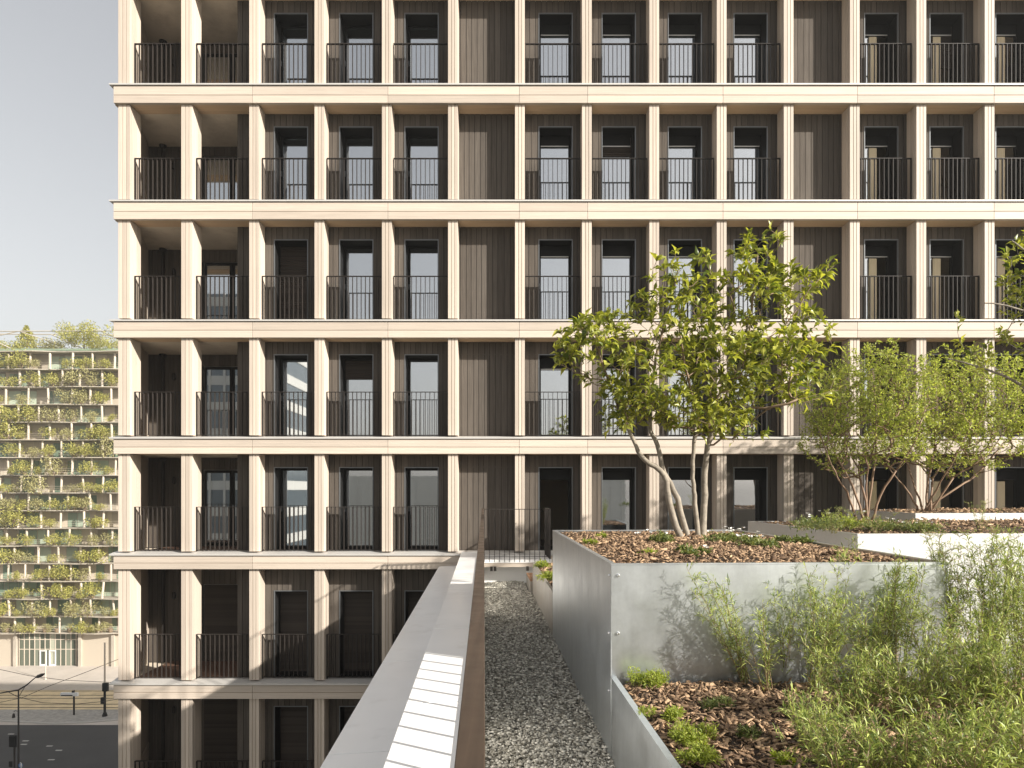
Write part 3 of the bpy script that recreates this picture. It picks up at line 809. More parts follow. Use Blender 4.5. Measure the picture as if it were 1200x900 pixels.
shrub_tree('airy vase shaped shrub with small lime leaves between the tree and the larger shrub', 1025, 12.7,
    [(-1.5, [(1008, 570, 0), (985, 520, .1), (968, 470, .1)]), (-.5, [(1022, 560, .1), (1010, 510, .3), (1003, 440, .4)]), (0.2, [(1027, 555, 0), (1030, 500, -.2), (1024, 430, -.2)]),
     (.8, [(1037, 560, .1), (1045, 510, .2), (1050, 430, .2)]), (1.4, [(1044, 570, -.1), (1065, 530, -.3), (1085, 470, -.4)]), (-2, [(990, 575, -.3), (965, 545, -.5), (950, 500, -.5)])],
    [(985, 470, 36, 48, .8), (1020, 450, 46, 46, 1.0), (1060, 455, 46, 45, 1.0), (1010, 500, 50, 40, 1.0), (1075, 505, 30, 35, .7), (968, 515, 25, 30, .5), (1052, 520, 36, 26, .7), (1010, 408, 20, 14, .4), (1045, 405, 18, 14, .4), (1000,545,30,15,.5)],
    1800, 5, -.56, leafL=.060)
shrub_tree('dense many stemmed shrub with small lime leaves at the right, in the shallow pale planter', 1096, 14.2,
    [(-2, [(1075, 575, 0), (1062, 550, .2), (1050, 510, .3)]), (-1, [(1090, 565, .2), (1085, 520, .4), (1085, 450, .5)]), (0, [(1102, 560, 0), (1110, 510, 0), (1115, 430, 0)]),
     (1, [(1115, 560, .2), (1135, 525, .3), (1150, 450, .4)]), (2, [(1125, 560, -.2), (1160, 530, -.4), (1190, 470, -.6)]), (2.5, [(1130, 575, 0), (1170, 555, .2), (1205, 520, .3)]), (.5, [(1105, 565, -.3), (1120, 520, -.6), (1135, 460, -.8)])],
    [(1100, 470, 45, 52, 1.2), (1150, 460, 50, 55, 1.3), (1195, 460, 45, 50, 1.2), (1120, 515, 50, 35, 1.1), (1180, 510, 45, 35, 1.1), (1115, 420, 25, 20, .5), (1160, 415, 28, 18, .5), (1075, 500, 28, 30, .6), (1225, 490, 30, 40, 1), (1140,545,45,14,.7)],
    2300, 6, -.42, leafL=.064)
shrub_tree('leafy tree reaching in from the right edge, only branch ends in view', 1345, 9.9,
    [(-1, [(1330, 520, 0), (1300, 440, -.2), (1250, 390, -.4), (1200, 372, -.5), (1140, 360, -.5)]), (0, [(1345, 500, 0), (1330, 400, 0), (1290, 330, 0), (1230, 300, -.2), (1192, 280, -.2)]),
     (1, [(1360, 500, 0), (1380, 400, .2), (1370, 300, .2)]), (-.4, [(1320, 520, .2), (1270, 460, .4), (1215, 425, .5), (1160, 405, .6)])],
    [(1172, 362, 34, 12, .35), (1195, 330, 16, 12, .3), (1190, 282, 12, 18, .3), (1215, 300, 25, 40, .4), (1175, 408, 30, 10, .4), (1205, 395, 25, 18, .4), (1260, 350, 50, 70, .9), (1330, 300, 60, 70, 1), (1350, 400, 70, 60, 1), (1280, 430, 50, 40, .8), (1150, 395, 12, 8, .3)],
    420, 8, -.55, leafL=.11, dens=(5, 9), lm=leaf_m, name='tree', cat='tree', wood=trunk_m, thick=.014, stemr=.04, minpy=545)

# ------------------------------------------------------------------ HERBS AND GROUND COVER
HERB = 'feathery herbs in the foreground planter'
def herb(label, u, v, z, nst, h, spread, seed, leafL=.045, lm=herb_m, lean=(0, 0), dens=46, group=HERB, name='herb', cat='plant', wid=.095, umbel=0):
    rg = np.random.default_rng(seed); root = empty(name, T(u, v, z), label, cat, group)
    st, lf = MB(True), MB(True); Pl, Dl, Lw = [], [], []
    for i in range(nst):
        a = rg.random()*6.283; sp = spread*(.25+.75*rg.random()); hh = h*(.6+.45*rg.random())
        p0 = np.array([u+math.cos(a)*.05*rg.random(), v+math.sin(a)*.05*rg.random(), z-.02])
        tip = p0+np.array([math.cos(a)*sp+lean[0]*hh, math.sin(a)*sp+lean[1]*hh, hh])
        mid = p0*.5+tip*.5+np.array([-math.cos(a)*sp*.18, -math.sin(a)*sp*.18, hh*.08])+rg.normal(size=3)*.015
        tt = np.linspace(0, 1, 9); pts = np.outer((1-tt)**2, p0)+np.outer(2*tt*(1-tt), mid)+np.outer(tt**2, tip)
        pts[1:-1] += rg.normal(size=(7, 3))*.006
        st.tube(pts, np.linspace(.0036, .0012, 9), 4, tint=rg.random(), cap=False)
        n = int(dens*hh/.6*(.8+.4*rg.random()))
        # side sprigs
        for s in range(max(2, int(n/9))):
            t = .25+.72*rg.random(); c = (1-t)**2*p0+2*t*(1-t)*mid+t*t*tip
            d = unit(rg, 1)[0]*np.array([1, 1, .3])+np.array([0, 0, .75]); d /= np.linalg.norm(d)
            ln = (.05+.13*rg.random())*(1.15-t*.6)
            e = c+d*ln; st.tube([c, (c+e)/2+rg.normal(size=3)*.006, e], [.0018, .0014, .0008], 3, cap=False)
            m = 7
            for k in range(m):
                f = (k+1)/m; Pl.append(c+(e-c)*f); x = unit(rg, 1)[0]; Dl.append(d*.75+x*.8); Lw.append(leafL*(.6+.6*rg.random()))
        for k in range(n//2):
            t = rg.random()**.8; c = (1-t)**2*p0+2*t*(1-t)*mid+t*t*tip
            d = 2*(1-t)*(mid-p0)+2*t*(tip-mid); d /= np.linalg.norm(d)+1e-9
            x = unit(rg, 1)[0]; Pl.append(c); Dl.append(d*.7+x*.85); Lw.append(leafL*(.7+.7*rg.random())*(1.15-.4*t))
        if umbel and rg.random() < umbel:
            for k in range(14):
                d = unit(rg, 1)[0]*np.array([1, 1, .25])+np.array([0, 0, .55]); e = tip+d*.07*(.6+.5*rg.random())
                st.tube([tip, e], [.001, .0008], 3, cap=False)
                for j in range(4): Pl.append(e); Dl.append(unit(rg, 1)[0]+np.array([0, 0, .3])); Lw.append(.014)
    Pl, Dl, Lw = np.array(Pl), np.array(Dl), np.array(Lw); n = len(Pl)
    leaves(lf, Pl, Dl, Lw, Lw*wid+.0025, rg, rg.beta(1.3, 1.5, n), fold=.15, droop=.14)
    st.build('stems', stemh_m, root); lf.build('foliage', lm, root)
    return n

def gz(px, py):           # point of the foreground soil seen at a photo pixel
    v = 1.48*F/(py-575); return ((px-567)*v/F, v)
tot = 0
hl = [  # px, py (base), stems, height, spread, lean, label
    (878, 800, 6, .74, .24, (-.42, 0), 'wispy herb leaning left before the bright metal front, near small round tufts'),
    (925, 795, 6, .74, .22, (-.08, 0), 'upright herb against the middle of the tall planter front, behind bare mulch'),
    (962, 815, 8, .62, .22, (.1, 0), 'bushy yellow green herb rising just right of the bare mulch'),
    (1000, 790, 7, .92, .20, (-.02, 0), 'tall thin herb whose tips cross the planter rim below the ground cover'),
    (1045, 800, 7, .84, .22, (.05, 0), 'loose herb under the far right end of the tree planter rim'),
    (1090, 790, 7, .70, .24, (.1, 0), 'darker herb in the shadow where the tree planter ends'),
    (1128, 795, 9, .98, .13, (.0, 0), 'tallest narrow herb with flat seed heads at the tree planter corner'),
    (1182, 800, 9, .95, .22, (.0, 0), 'tall herb with red stems in front of the pale back planter'),
    (1010, 860, 13, .44, .26, (0, 0), 'low bright herb mound below the thin tall one, bordering shaded mulch'),
    (1075, 870, 13, .46, .28, (0, 0), 'rounded herb mound centred between the darker herb and the bottom edge'),
    (1140, 870, 14, .54, .28, (0, 0), 'full herb mound in front of the tallest narrow herb'),
    (1200, 880, 13, .60, .28, (0, 0), 'herb mound cut by the right picture edge, in front of the red stemmed one'),
    (1000, 955, 14, .38, .24, (0, 0), 'silvery herb at the bottom edge, closest to the fallen leaves'),
    (1075, 960, 14, .42, .26, (0, 0), 'silvery herb at the bottom edge, second to the right from the fallen leaves'),
    (1150, 970, 14, .44, .26, (0, 0), 'silvery herb at the bottom edge, next to the corner one'),
    (1225, 965, 14, .46, .26, (0, 0), 'silvery herb filling the bottom right corner'),
    (955, 890, 10, .30, .18, (.15, 0), 'short herb spilling over the shaded mulch edge'),
    (905, 812, 4, .55, .2, (-.25, 0), 'half height herb between the left leaning herb and the middle one'),
    (975, 800, 4, .80, .2, (.1, 0), 'tall herb between the middle one and the thin one that crosses the rim'),
    (1025, 815, 6, .62, .24, (-.1, 0), 'branching herb just behind the low bright mound'),
    (1065, 805, 4, .84, .2, (.08, 0), 'tall feathery herb beside the straw coloured grass stalks'),
    (1105, 830, 7, .62, .26, (.05, 0), 'broad herb in front of the darker shaded herb'),
    (1165, 830, 8, .72, .24, (.1, 0), 'broad herb between the tallest narrow herb and the red stemmed one'),
    (1215, 800, 8, 1.0, .24, (0, 0), 'very tall herb at the right picture edge before the pale planter face'),
    (1260, 830, 10, .9, .26, (-.1, 0), 'herb leaning in past the right picture edge at half height'),
]
for i, (px, py, ns, h, sp, ln, lb) in enumerate(hl):
    u, v = gz(px, py)
    tot += herb(lb, u, v, -1.48, int(ns*2.7), h*1.18, sp*1.1, 100+i, lean=ln, dens=62, leafL=.056, umbel=.7 if i in (6, 7) else 0)
def tuft(label, u, v, z, r, h, n, seed, lm=tuft_m, L=.03, group=None, name='tuft', cat='plant', flowers=0, wid=.22, flower_label=None):
    rg = np.random.default_rng(seed); root = empty(name, T(u, v, z), label, cat, group)
    lf = MB(True); Pl, Dl = [], []
    lob = [(rg.normal()*r*.45, rg.normal()*r*.45, .45+.4*rg.random(), .6+.6*rg.random()) for _ in range(5)]
    for i in range(n):
        lx, ly, lr, lh = lob[rg.integers(5)]
        a = rg.random()*6.283; rr = r*lr*math.sqrt(rg.random()); hh = h*lh*(.3+.7*rg.random())*(1-.5*(rr/(r*lr))**2)
        p0 = np.array([u+lx+math.cos(a)*rr*.35, v+ly+math.sin(a)*rr*.35, z-.01]); p1 = np.array([u+lx+math.cos(a)*rr, v+ly+math.sin(a)*rr, z+hh])
        if i % 3 == 0: lf.tube([p0, (p0+p1)/2+np.array([0, 0, .01]), p1], [.0022, .0016, .001], 3, cap=False, mi=1)
        d = p1-p0; d /= np.linalg.norm(d)
        for k in range(9):
            t = .45+.55*(k/8); x = unit(rg, 1)[0]; Pl.append(p0+(p1-p0)*t+x*.004); Dl.append(d*.5+x)
    Pl, Dl = np.array(Pl), np.array(Dl); m = len(Pl); Lw = L*(.6+.7*rg.random(m))
    leaves(lf, Pl, Dl, Lw, Lw*wid+.002, rg, rg.beta(1.4, 1.3, m), fold=.15, droop=.12)
    lf.build('foliage', [lm, stemh_m], root)
    if flowers:
        for k in range(flowers):
            a = rg.random()*6.283; rr = r*math.sqrt(rg.random()); c = np.array([u+math.cos(a)*rr, v+math.sin(a)*rr, z+h*(.75+.3*rg.random())])
            fl = MB(True)
            dd = np.stack([np.cos(np.arange(5)*1.2566+a), np.sin(np.arange(5)*1.2566+a), np.full(5, .35)], 1)+np.array([0, -.4, .2])
            leaves(fl, np.repeat(c[None], 5, 0), dd, .03, .026, rg, np.full(5, .5), fold=.1, droop=.05)
            fl.build('flower', petal_m, root)
    return m
tl = [(765, 803, .15, .13, 'round feathery tuft at the corner where the two metal planters meet'),
      (785, 842, .085, .08, 'bright small tuft beside the low planter wall, below the corner tuft'),
      (812, 872, .12, .09, 'widest lime tuft by the low planter wall near the bottom'),
      (838, 896, .10, .08, 'lime tuft cut by the bottom edge at the low planter wall'),
      (842, 832, .10, .07, 'dull green tuft lying in the open mulch'),
      (876, 868, .06, .09, 'lone dark fern like tuft in the open mulch'),
      (925, 900, .05, .05, 'tiny seedling tuft at the bottom edge amid the mulch')]
for i, (px, py, r, h, lb) in enumerate(tl):
    u, v = gz(px, py); tuft(lb, u, v, -1.48, r, h, int(70+2600*r*r*3), 300+i, lm=tuft_m if i not in (4, 5) else darkleaf_m, group='tufts in the foreground mulch', L=.028)
# ground cover in the tree planter
def gm(px, py, d): v = d*F/(py-575); return ((px-567)*v/F, v)
cl = [(768, 640, .20, .14, 3, 'white flowering cover plant left of the tree stems'), (853, 640, .24, .17, 6, 'white flowering cover plant at the foot of the right tree stems'),
      (885, 646, .20, .16, 4, 'white flowering cover plant just right of the trunk clump'), (815, 655, .12, .09, 1, 'dwarf cover plant in front of the tree stems'), (940, 640, .16, .09, 0, 'flat flowerless cover plant near the tree planter right rim')]
for i, (px, py, r, h, fl, lb) in enumerate(cl):
    u, v = gm(px, py, .62); tuft(lb, u, v, -.60, r, h, 110, 330+i, lm=darkleaf_m, L=.04, wid=.5, flowers=fl*2, group='cover plants in the tree planter', name='ground_cover')
cl = [(705, 632, .07, .07, 'tiny bright sprout at the back left of the tree planter'), (690, 639, .08, .06, 'tiny bright sprout nearest to the tree planter left rim'), (763, 652, .07, .05, 'tiny bright sprout in the mulch before the white flowers')]
for i, (px, py, r, h, lb) in enumerate(cl):
    u, v = gm(px, py, .61); tuft(lb, u, v, -.60, r, h, 50, 340+i, lm=tuft_m, L=.03, wid=.4, group='sprouts in the tree planter', name='sprout')
cl = [(962, 626, .42, .26, 'sprawling green cover plant at the near left of the back planter'), (1000, 620, .45, .24, 'yellowish cover plant below the airy shrub'), (1045, 622, .36, .15, 'low cover plant between the airy shrub and the pale face'), (1085, 626, .3, .12, 'small low cover plant further right in the back planter')]
for i, (px, py, r, h, lb) in enumerate(cl):
    u, v = gm(px, py, .60); v = max(min(v, 12.6), 9.9); u = (px-567)*v/F; tuft(lb, u, v, -.58, r, h, 130, 350+i, lm=tuft_m if i == 1 else darkleaf_m, L=.05, wid=.35, flowers=4, group='cover plants in the back planter', name='ground_cover')
for i, (px, v, h, ns, lb) in enumerate([(985, 9.7, .34, 12, 'wispy herb at the near left corner of the back planter'), (1035, 9.6, .28, 9, 'wispy herb on the near edge of the back planter, before the cover plants'),
                                (1165, 9.7, .44, 7, 'thin herb with flat seed heads before the shallow pale planter'), (1095, 9.6, .2, 7, 'short wispy herb on the near edge of the back planter')]):
    herb(lb, (px-567)*v/F, v, -.6, ns, h, .2, 700+i, leafL=.04, dens=60, umbel=.9 if i == 2 else .3, group='herbs in the back planter')
for i, (px, py, r, lb) in enumerate([(634, 664, .16, 'green tuft far back in the low planter by the wooden step'), (640, 677, .15, 'green tuft nearer the tall planter corner in the low weathered planter')]):
    v = 1.47*F/(py-575); u = (px-567)*v/F; tuft(lb, u+.06, v, -1.49, r, .16, 70, 360+i, lm=tuft_m, L=.06, group='tufts in the low planter', name='tuft')
# dry grass
def dry(label, px, py, seed, h=.7):
    rg = np.random.default_rng(seed); u, v = gz(px, py); mb = MB(True)
    for i in range(12):
        a = rg.random()*6.283; L = h*(.7+.4*rg.random()); t = np.linspace(0, 1, 8)
        pts = np.stack([u+np.cos(a)*t**2*L*.35, v+np.sin(a)*t**2*L*.25, -1.5+L*(t-.25*t**3)], 1)
        mb.tube(pts, np.linspace(.002, .0008, 8), 3, tint=rg.random(), cap=False)
        n = 10; P = np.repeat(pts[-2:-1], n, 0)+(pts[-1]-pts[-2])*rg.random((n, 1))*2; leaves(mb, P, unit(rg, n)*.5+(pts[-1]-pts[-2])*9, .025, .004, rg)
    mb.build('dry_grass', straw_m, label=label, cat='grass', group='dry grass among the herbs')
dry('straw coloured grass stalks in front of the far metal end', 1062, 798, 400, .78)
dry('straw coloured grass stalks drooping beside the red stemmed herb', 1155, 805, 401, .7)

# ------------------------------------------------------------------ STREET
def sheet(name, x0, x1, y0, y1, z, m, kind='structure'):
    return MB().box(x0, x1, y0, y1, z-.3, z).build(name, m, kind=kind)
MB().box(-410, 320, -310, 410, GZ-1.0, GZ-.2).build('ground', hill_m, kind='structure')
sheet('road', -300, 60, 40, 83.4, GZ-.12, asphalt_m)
sheet('pavement', -300, 60, 97.6, 140, GZ+.0, pave_m)
# kerb island with a curved end
isl = [(-300, 85.6), (-64, 85.0), (-60, 84.4), (-56, 83.8), (-53, 84.2), (-50, 85.0), (-46, 86.8), (60, 88.0), (60, 88.9), (-300, 88.9)]
MB().prism(isl, GZ-.3, GZ+.0, 'z').build('traffic_island', island_m, kind='structure')
kb = MB()
for i in range(7):
    (a, b), (c, d) = isl[i], isl[i+1]
    kb.prism([(a, b-.30), (c, d-.30), (c, d-.004), (a, b-.004)], GZ-.3, GZ+.012, 'z')
kb.build('kerb', kerb_m, kind='structure')
sheet('forecourt_road', -300, 60, 83.404, 97.55, GZ-.125, pave_m)
MB().box(-300, 60, 88.95, 97.55, GZ-.12, GZ-.004).build('tram_track', track_m, kind='structure')
rb = MB()
for y in (89.6, 91.0, 93.6, 95.0, 97.0): rb.box(-300, 60, y, y+.09, GZ-.003, GZ+.05)
rb.build('tram_rails', rail_m, kind='structure')
rg = np.random.default_rng(9)
for i, (px, py) in enumerate([(28, 871), (30, 867), (58, 873), (69, 878), (60, 889), (13, 859)]):
    y = -GZ*F/(py-575); x = PX(px, y); MB().box(x-.35, x+.35, y-.12, y+.12, GZ-.118, GZ-.114).build('road_marking', paint_m, kind='structure')

# street lamp
yl = 69.5
def L3(px, py, y): return np.array([PX(px, y), y, PZ(py, y)])
lamp = empty('street_lamp', (PX(21.7, yl), yl, GZ-.12), 'dark curved arm street lamp at the lower left, over the shaded road', 'street lamp')
mb = MB(); x = PX(21.7, yl)
mb.tube([(x, yl, GZ-.12), (x, yl, GZ+1.2), (x, yl, PZ(808, yl))], [.13, .10, .07], 10); mb.lathe((x, yl, GZ-.12), [(.2, 0), (.2, .08), (.12, .3)], 12); mb.build('pole', iron_m, lamp, smooth=False)
mb = MB(); mb.tube([L3(-14, 816, yl), L3(-4, 813, yl), L3(10, 810.5, yl), L3(21.7, 808.5, yl), L3(31, 803, yl), L3(42, 793.5, yl)], [.05, .06, .07, .08, .07, .05], 8)
mb.tube([L3(21.7, 817, yl), L3(10, 811, yl)], .03, 6); mb.tube([L3(21.7, 817, yl), L3(29, 805, yl)], .03, 6); mb.build('arm', iron_m, lamp)
for a, b in (((41.5, 794), (52.5, 789.5)), ((-14, 816), (-25, 818))):
    p, q = L3(*a, yl), L3(*b, yl); mb = MB(); mb.tube([p, p+(q-p)*.25, p+(q-p)*.7, q], [.06, .17, .16, .05], 8); mb.build('lamp_head', iron_m, lamp)
mb = MB(); mb.tube([L3(21, 834, yl), L3(18, 832.5, yl), L3(16, 834.5, yl)], .025, 5); c = L3(16, 841, yl); mb.lathe(c, [(.02, .45), (.10, .38), (.14, .12), (.16, 0)][::-1], 8); mb.build('pendant', iron_m, lamp)
# traffic signal seen from behind
ys = 66.5
sig = empty('traffic_signal', (PX(16.5, ys), ys, GZ-.12), 'dark traffic signal seen from behind next to the street lamp pole', 'traffic signal')
mb = MB(); x = PX(17, ys); mb.tube([(x, ys, GZ-.12), (x, ys, PZ(862, ys))], .09, 8); mb.build('pole', iron_m, sig)
c = L3(16.2, 874.5, ys); mb = MB(); mb.box(c[0]-.30, c[0]+.30, ys-.25, ys-.1, c[2], c[2]+1.05); mb.box(c[0]-.36, c[0]+.36, ys-.098, ys-.07, c[2]-.06, c[2]+1.1); mb.build('head', frame_m, sig, bevel=.03)
c = L3(14, 898, ys); mb = MB(); mb.box(c[0]-.18, c[0]+.16, ys-.2, ys-.1, c[2], c[2]+.55); mb.build('push_box', frame_m, sig, bevel=.03)
# round blue sign
sg = empty('round_sign', (PX(25, 68.3), 68.3, GZ-.12), 'round blue and white sign on a post at the lower left corner', 'sign')
c = L3(24.3, 897, 68.3); mb = MB(); mb.tube([(c[0], 68.34, GZ-.12), (c[0], 68.34, c[2])], .04, 8); mb.build('post', iron_m, sg)
mb = MB(); mb.tube([c+np.array([.02, 0, 0]), c+np.array([0, -.03, 0])], .30, 20); mb.build('disc', white_m, sg)
mb = MB(); mb.tube([c+np.array([.02, -.031, 0]), c+np.array([.02, -.036, 0])], .25, 20); mb.build('face', blue_m, sg)
mb = MB(); cc = c+np.array([.02, -.037, 0])
for dz in (-.09, .0, .09): mb.box(cc[0]-.12, cc[0]+.12, cc[1]-.004, cc[1], cc[2]+dz-.022, cc[2]+dz+.022)
mb.build('symbol', white_m, sg)
# box sign on a post
yb = 86.8; bs = empty('box_sign', (PX(86.7, yb), yb, GZ), 'white horizontal box sign on a short black post on the traffic island', 'sign')
mb = MB(); x = PX(86.7, yb); mb.tube([(x, yb, GZ), (x, yb, PZ(815, yb))], .11, 8); mb.build('post', frame_m, bs)
mb = MB(); mb.box(PX(71.5, yb), PX(91.5, yb), yb-.16, yb+.16, PZ(815.6, yb), PZ(811.6, yb)); mb.build('box', white_m, bs, bevel=.03)
mb = MB(); mb.box(PX(72.5, yb), PX(86, yb), yb-.172, yb-.163, PZ(815.2, yb), PZ(814, yb)); mb.box(PX(84.6, yb), PX(87.2, yb), yb-.1, yb+.1, PZ(811.5, yb), PZ(809.2, yb)); mb.build('strip', frame_m, bs)
# catenary mast with signal box
ym = 86.3; ms = empty('tram_mast', (PX(123, ym), ym, GZ), 'tall pale tram mast with dark signal boxes beside the tower', 'mast')
mb = MB(); x = PX(122.8, ym); mb.tube([(x, ym, GZ), (x, ym, PZ(753, ym))], [.13, .10], 8); mb.build('pole', opost_m, ms)
mb = MB(); mb.tube([(x, ym-.001, GZ), (x, ym-.001, PZ(806, ym))], .15, 8)
mb.box(x-.05, x+.62, ym-.5, ym-.16, PZ(809, ym), PZ(799.5, ym)); mb.box(x-.28, x+.24, ym-.45, ym-.16, PZ(823.5, ym), PZ(816.5, ym)); mb.lathe((x, ym, GZ), [(.3, 0), (.3, .15), (.17, .5)], 10); mb.build('signal_box', frame_m, ms)
# thin post in front of the entrance
yp = 103; mb = MB(); mb.tube([L3(53.4, 796, yp), L3(53.4, 760, yp)], [.08, .06], 8); mb.lathe(L3(53.4, 796.5, yp), [(.14, 0), (.14, .2), (.09, .3)], 8)
mb.build('slim_post', opost_m, label='slim brown post standing before the glazed entrance', cat='post')
# overhead wires
def wire(label, pts, y, r=.035):
    mb = MB(); mb.tube([L3(a, b, y) for a, b in pts], r, 5); mb.build('overhead_wire', iron_m, label=label, cat='wire', group='overhead tram wires')
wire('overhead wire sagging from the picture edge to the lamp height', [(-40, 777), (0, 784.5), (35, 792), (75, 797), (140, 800)], 92)
wire('overhead wire rising toward the tower from the lamp bracket', [(-60, 835), (25, 818), (60, 803), (100, 788), (140, 772)], 90)
wire('overhead wire crossing the tram tracks to the mast', [(22, 817), (50, 823.5), (90, 825), (122, 822), (150, 817)], 85)

# ------------------------------------------------------------------ GREEN BALCONY BUILDING
yo = 110.0
ob = empty('balcony_building', (PX(60, yo), yo, GZ), 'tall pale building with stacked open balconies full of greenery across the street', 'apartment building')
OX0, OX1 = PX(-70, yo), PX(210, yo)
slabs = [411.7+20.75*i for i in range(16)] + [742.5]
rg = np.random.default_rng(31)
for i, p in enumerate(slabs):
    z = PZ(p, yo); mb = MB(); n = 24
    xs = np.linspace(OX0, OX1, n); yf = yo+.35*np.sin(xs*.42+i*1.3)-.15*np.cos(xs*.9+i)
    for k in range(n-1):
        mb.prism([(xs[k], yf[k]), (xs[k+1]-.0, yf[k+1]), (xs[k+1], yo+2.4), (xs[k], yo+2.4)], z-.06, z+.07, 'z')
    mb.build('balcony_slab', oconc_m, ob)
    # thin guard wires
posts_out = MB()
for i in range(16):
    za = PZ(slabs[i+1], yo)+.10; zb = PZ(slabs[i], yo)-.15
    off = (i % 2)*12+rg.random()*6
    for k in range(-4, 12):
        px = k*24.5+off-20+rg.normal()*1.5
        x = PX(px, yo); 
        if x < OX0 or x > OX1: continue
        ln = rg.normal()*.10; r = .14+.04*rg.random()
        seg = [(x, yo+.45, za-.02), (x+ln, yo+.45, zb+.02)]
        if -4 < px < 142:
            mb = MB(); mb.tube(seg, r, 7, tint=rg.random()); mb.build('post', opost_m, ob)
        else: posts_out.tube(seg, r, 6, tint=rg.random())
tag(posts_out.build('posts_beyond', opost_m, ob), kind='stuff')
n_win = 0
for i in range(16):
    za = PZ(slabs[i+1], yo)+.10; zb = PZ(slabs[i], yo)-.15
    mb = MB(); x = OX0
    wins = []
    while x < OX1:
        w = .6+1.5*rg.random()
        if rg.random() < .58: wins.append((x, min(x+w, OX1)))
        mb.box(x+.002, min(x+w, OX1)-.002, yo+2.25+.02*(len(wins) % 2), yo+2.39, za, zb, rg.random())
        x += w
    mb.build('loggia_wall', owall_m, ob)
    keep = [w for w in wins if PX(-4, yo) < (w[0]+w[1])/2 < PX(142, yo)]
    rest = MB()
    for w in wins:
        t = rg.random()
        if w in keep and w[1]-w[0] > .85 and n_win < 99:
            n_win += 1
            q = MB(); q.box(w[0]+.06, w[1]-.06, yo+2.19, yo+2.24, za+.05, zb-.25, t); q.build('window', oglass_m, ob)
        else: rest.box(w[0]+.06, w[1]-.06, yo+2.19, yo+2.24, za+.05, zb-.25, t)
    if rest.n: rest.build('windows_beyond', oglass_m, ob)['kind'] = 'stuff'
    # light rail along the edge
    q = MB(); 
    for dz in (.35, .65, .95): q.box(OX0, OX1, yo+.30, yo+.33, za+dz, za+dz+.025)
    q.build('guard_rail', opost_m, ob)
z1, z2 = GZ, PZ(742.5, yo)-.15
mb = MB()
for a, b in ((-70, 14), (91, 210)):
    mb = MB(); mb.box(PX(a, yo), PX(b, yo), yo+.9, yo+2.4, z1, z2, .55); mb.build('ground_wall', owall_m, ob)
mb = MB()
for a in (12.5, 89, 128): mb.box(PX(a, yo), PX(a+3.5, yo), yo+.5, yo+.89, z1, z2)
mb.build('pilaster', oconc_m, ob)
ent = MB()
for i in range(12):
    a = 15.5+i*6.15
    ent.box(PX(a, yo), PX(a+.8, yo), yo+1.2, yo+1.35, z1, z2)
for h in (2.6, 4.2): ent.box(PX(15.5, yo), PX(89, yo), yo+1.22, yo+1.33, z1+h, z1+h+.12)
e1 = ent.build('entrance', opost_m, ob)
q = MB()
for i in range(11):
    a = 16.3+i*6.15
    q.box(PX(a+.1, yo), PX(a+5.3, yo), yo+1.26, yo+1.29, z1, z2, rg.random()*(.3 if i % 3 else 1))
q.build('glazing', eglass_m, e1)
q = MB()
for a in (41, 52): q.box(PX(a, yo), PX(a+1, yo), yo+1.05, yo+1.19, z1, z1+2.5); q.box(PX(a+7, yo), PX(a+8, yo), yo+1.05, yo+1.19, z1, z1+2.5); q.box(PX(a+1, yo), PX(a+7, yo), yo+1.06, yo+1.18, z1+2.35, z1+2.5); q.box(PX(a+1, yo), PX(a+7, yo), yo+1.06, yo+1.18, z1, z1+.25)
q.build('door', white_m, e1)
MB().box(OX0, OX1, yo+2.41, yo+20, GZ, PZ(slabs[0], yo)+.05).build('rear_block', owall_m, ob)
rim = MB(); rim.prism([(yo+.3, PZ(410.5, yo)), (yo+2.2, PZ(405, yo)), (yo+2.4, PZ(405, yo)), (yo+.5, PZ(411, yo))], OX0, OX1, 'x'); rim.build('roof_glazing', oglass_m, ob)
# roof pergola
q = MB()
for (a, b, c, d, y) in ((-60, 388.5, 200, 387.5, yo+1), (-60, 391, 200, 393, yo+6), (-30, 388.5, 12, 408, yo+1), (0, 393, 22, 388, yo+3), (22, 388, 70, 404, yo+3), (60, 392, 100, 410, yo+3), (100, 388, 140, 408, yo+3), (118, 388, 135, 396, yo+3)):
    q.tube([L3(a, b, y), L3(c, d, y)], .09, 6)
q.build('roof_frame', oconc_m, ob)
# balcony greenery: a few bush meshes copied
def bush_mesh(seed, w, h, m, lsize=.30, n=520, conical=False):
    rg = np.random.default_rng(seed); mb = MB(); Pl = []
    nb = 7
    C = [(rg.normal()*w*.28, rg.normal()*w*.18, h*(.25+.6*rg.random()), w*(.16+.16*rg.random())) for _ in range(nb)]
    for c in C: mb.tube([(0, 0, 0), (c[0]*.5, c[1]*.5, c[2]*.45), (c[0], c[1], c[2])], [.04, .03, .012], 4, mi=1, cap=False)
    for k in range(n):
        if conical:
            t = rg.random()**1.4; a = rg.random()*6.283; r = w*.5*(1-t)*(.5+.5*rg.random()); Pl.append((r*math.cos(a), r*math.sin(a), h*(.08+.92*t)))
        else:
            c = C[rg.integers(nb)]; d = unit(rg, 1)[0]*c[3]*(.6+.5*rg.random()); Pl.append((c[0]+d[0], c[1]+d[1], max(.05, c[2]+d[2]*1.0)))
    P = np.array(Pl); 
    leaves(mb, P, unit(rg, n)+np.array([0, 0, .1]), lsize*(.6+.8*rg.random(n)), lsize*.55, rg)
    return mb
variants = []
for i in range(6):
    mb = bush_mesh(500+i, 2.6+.5*(i % 3), 1.9+.35*(i % 2), None)
    o = mb.build('balcony_shrub', [oleaf_m if i < 4 else oleaf2_m, twig_m], origin=(0, 0, 0)); variants.append(o)
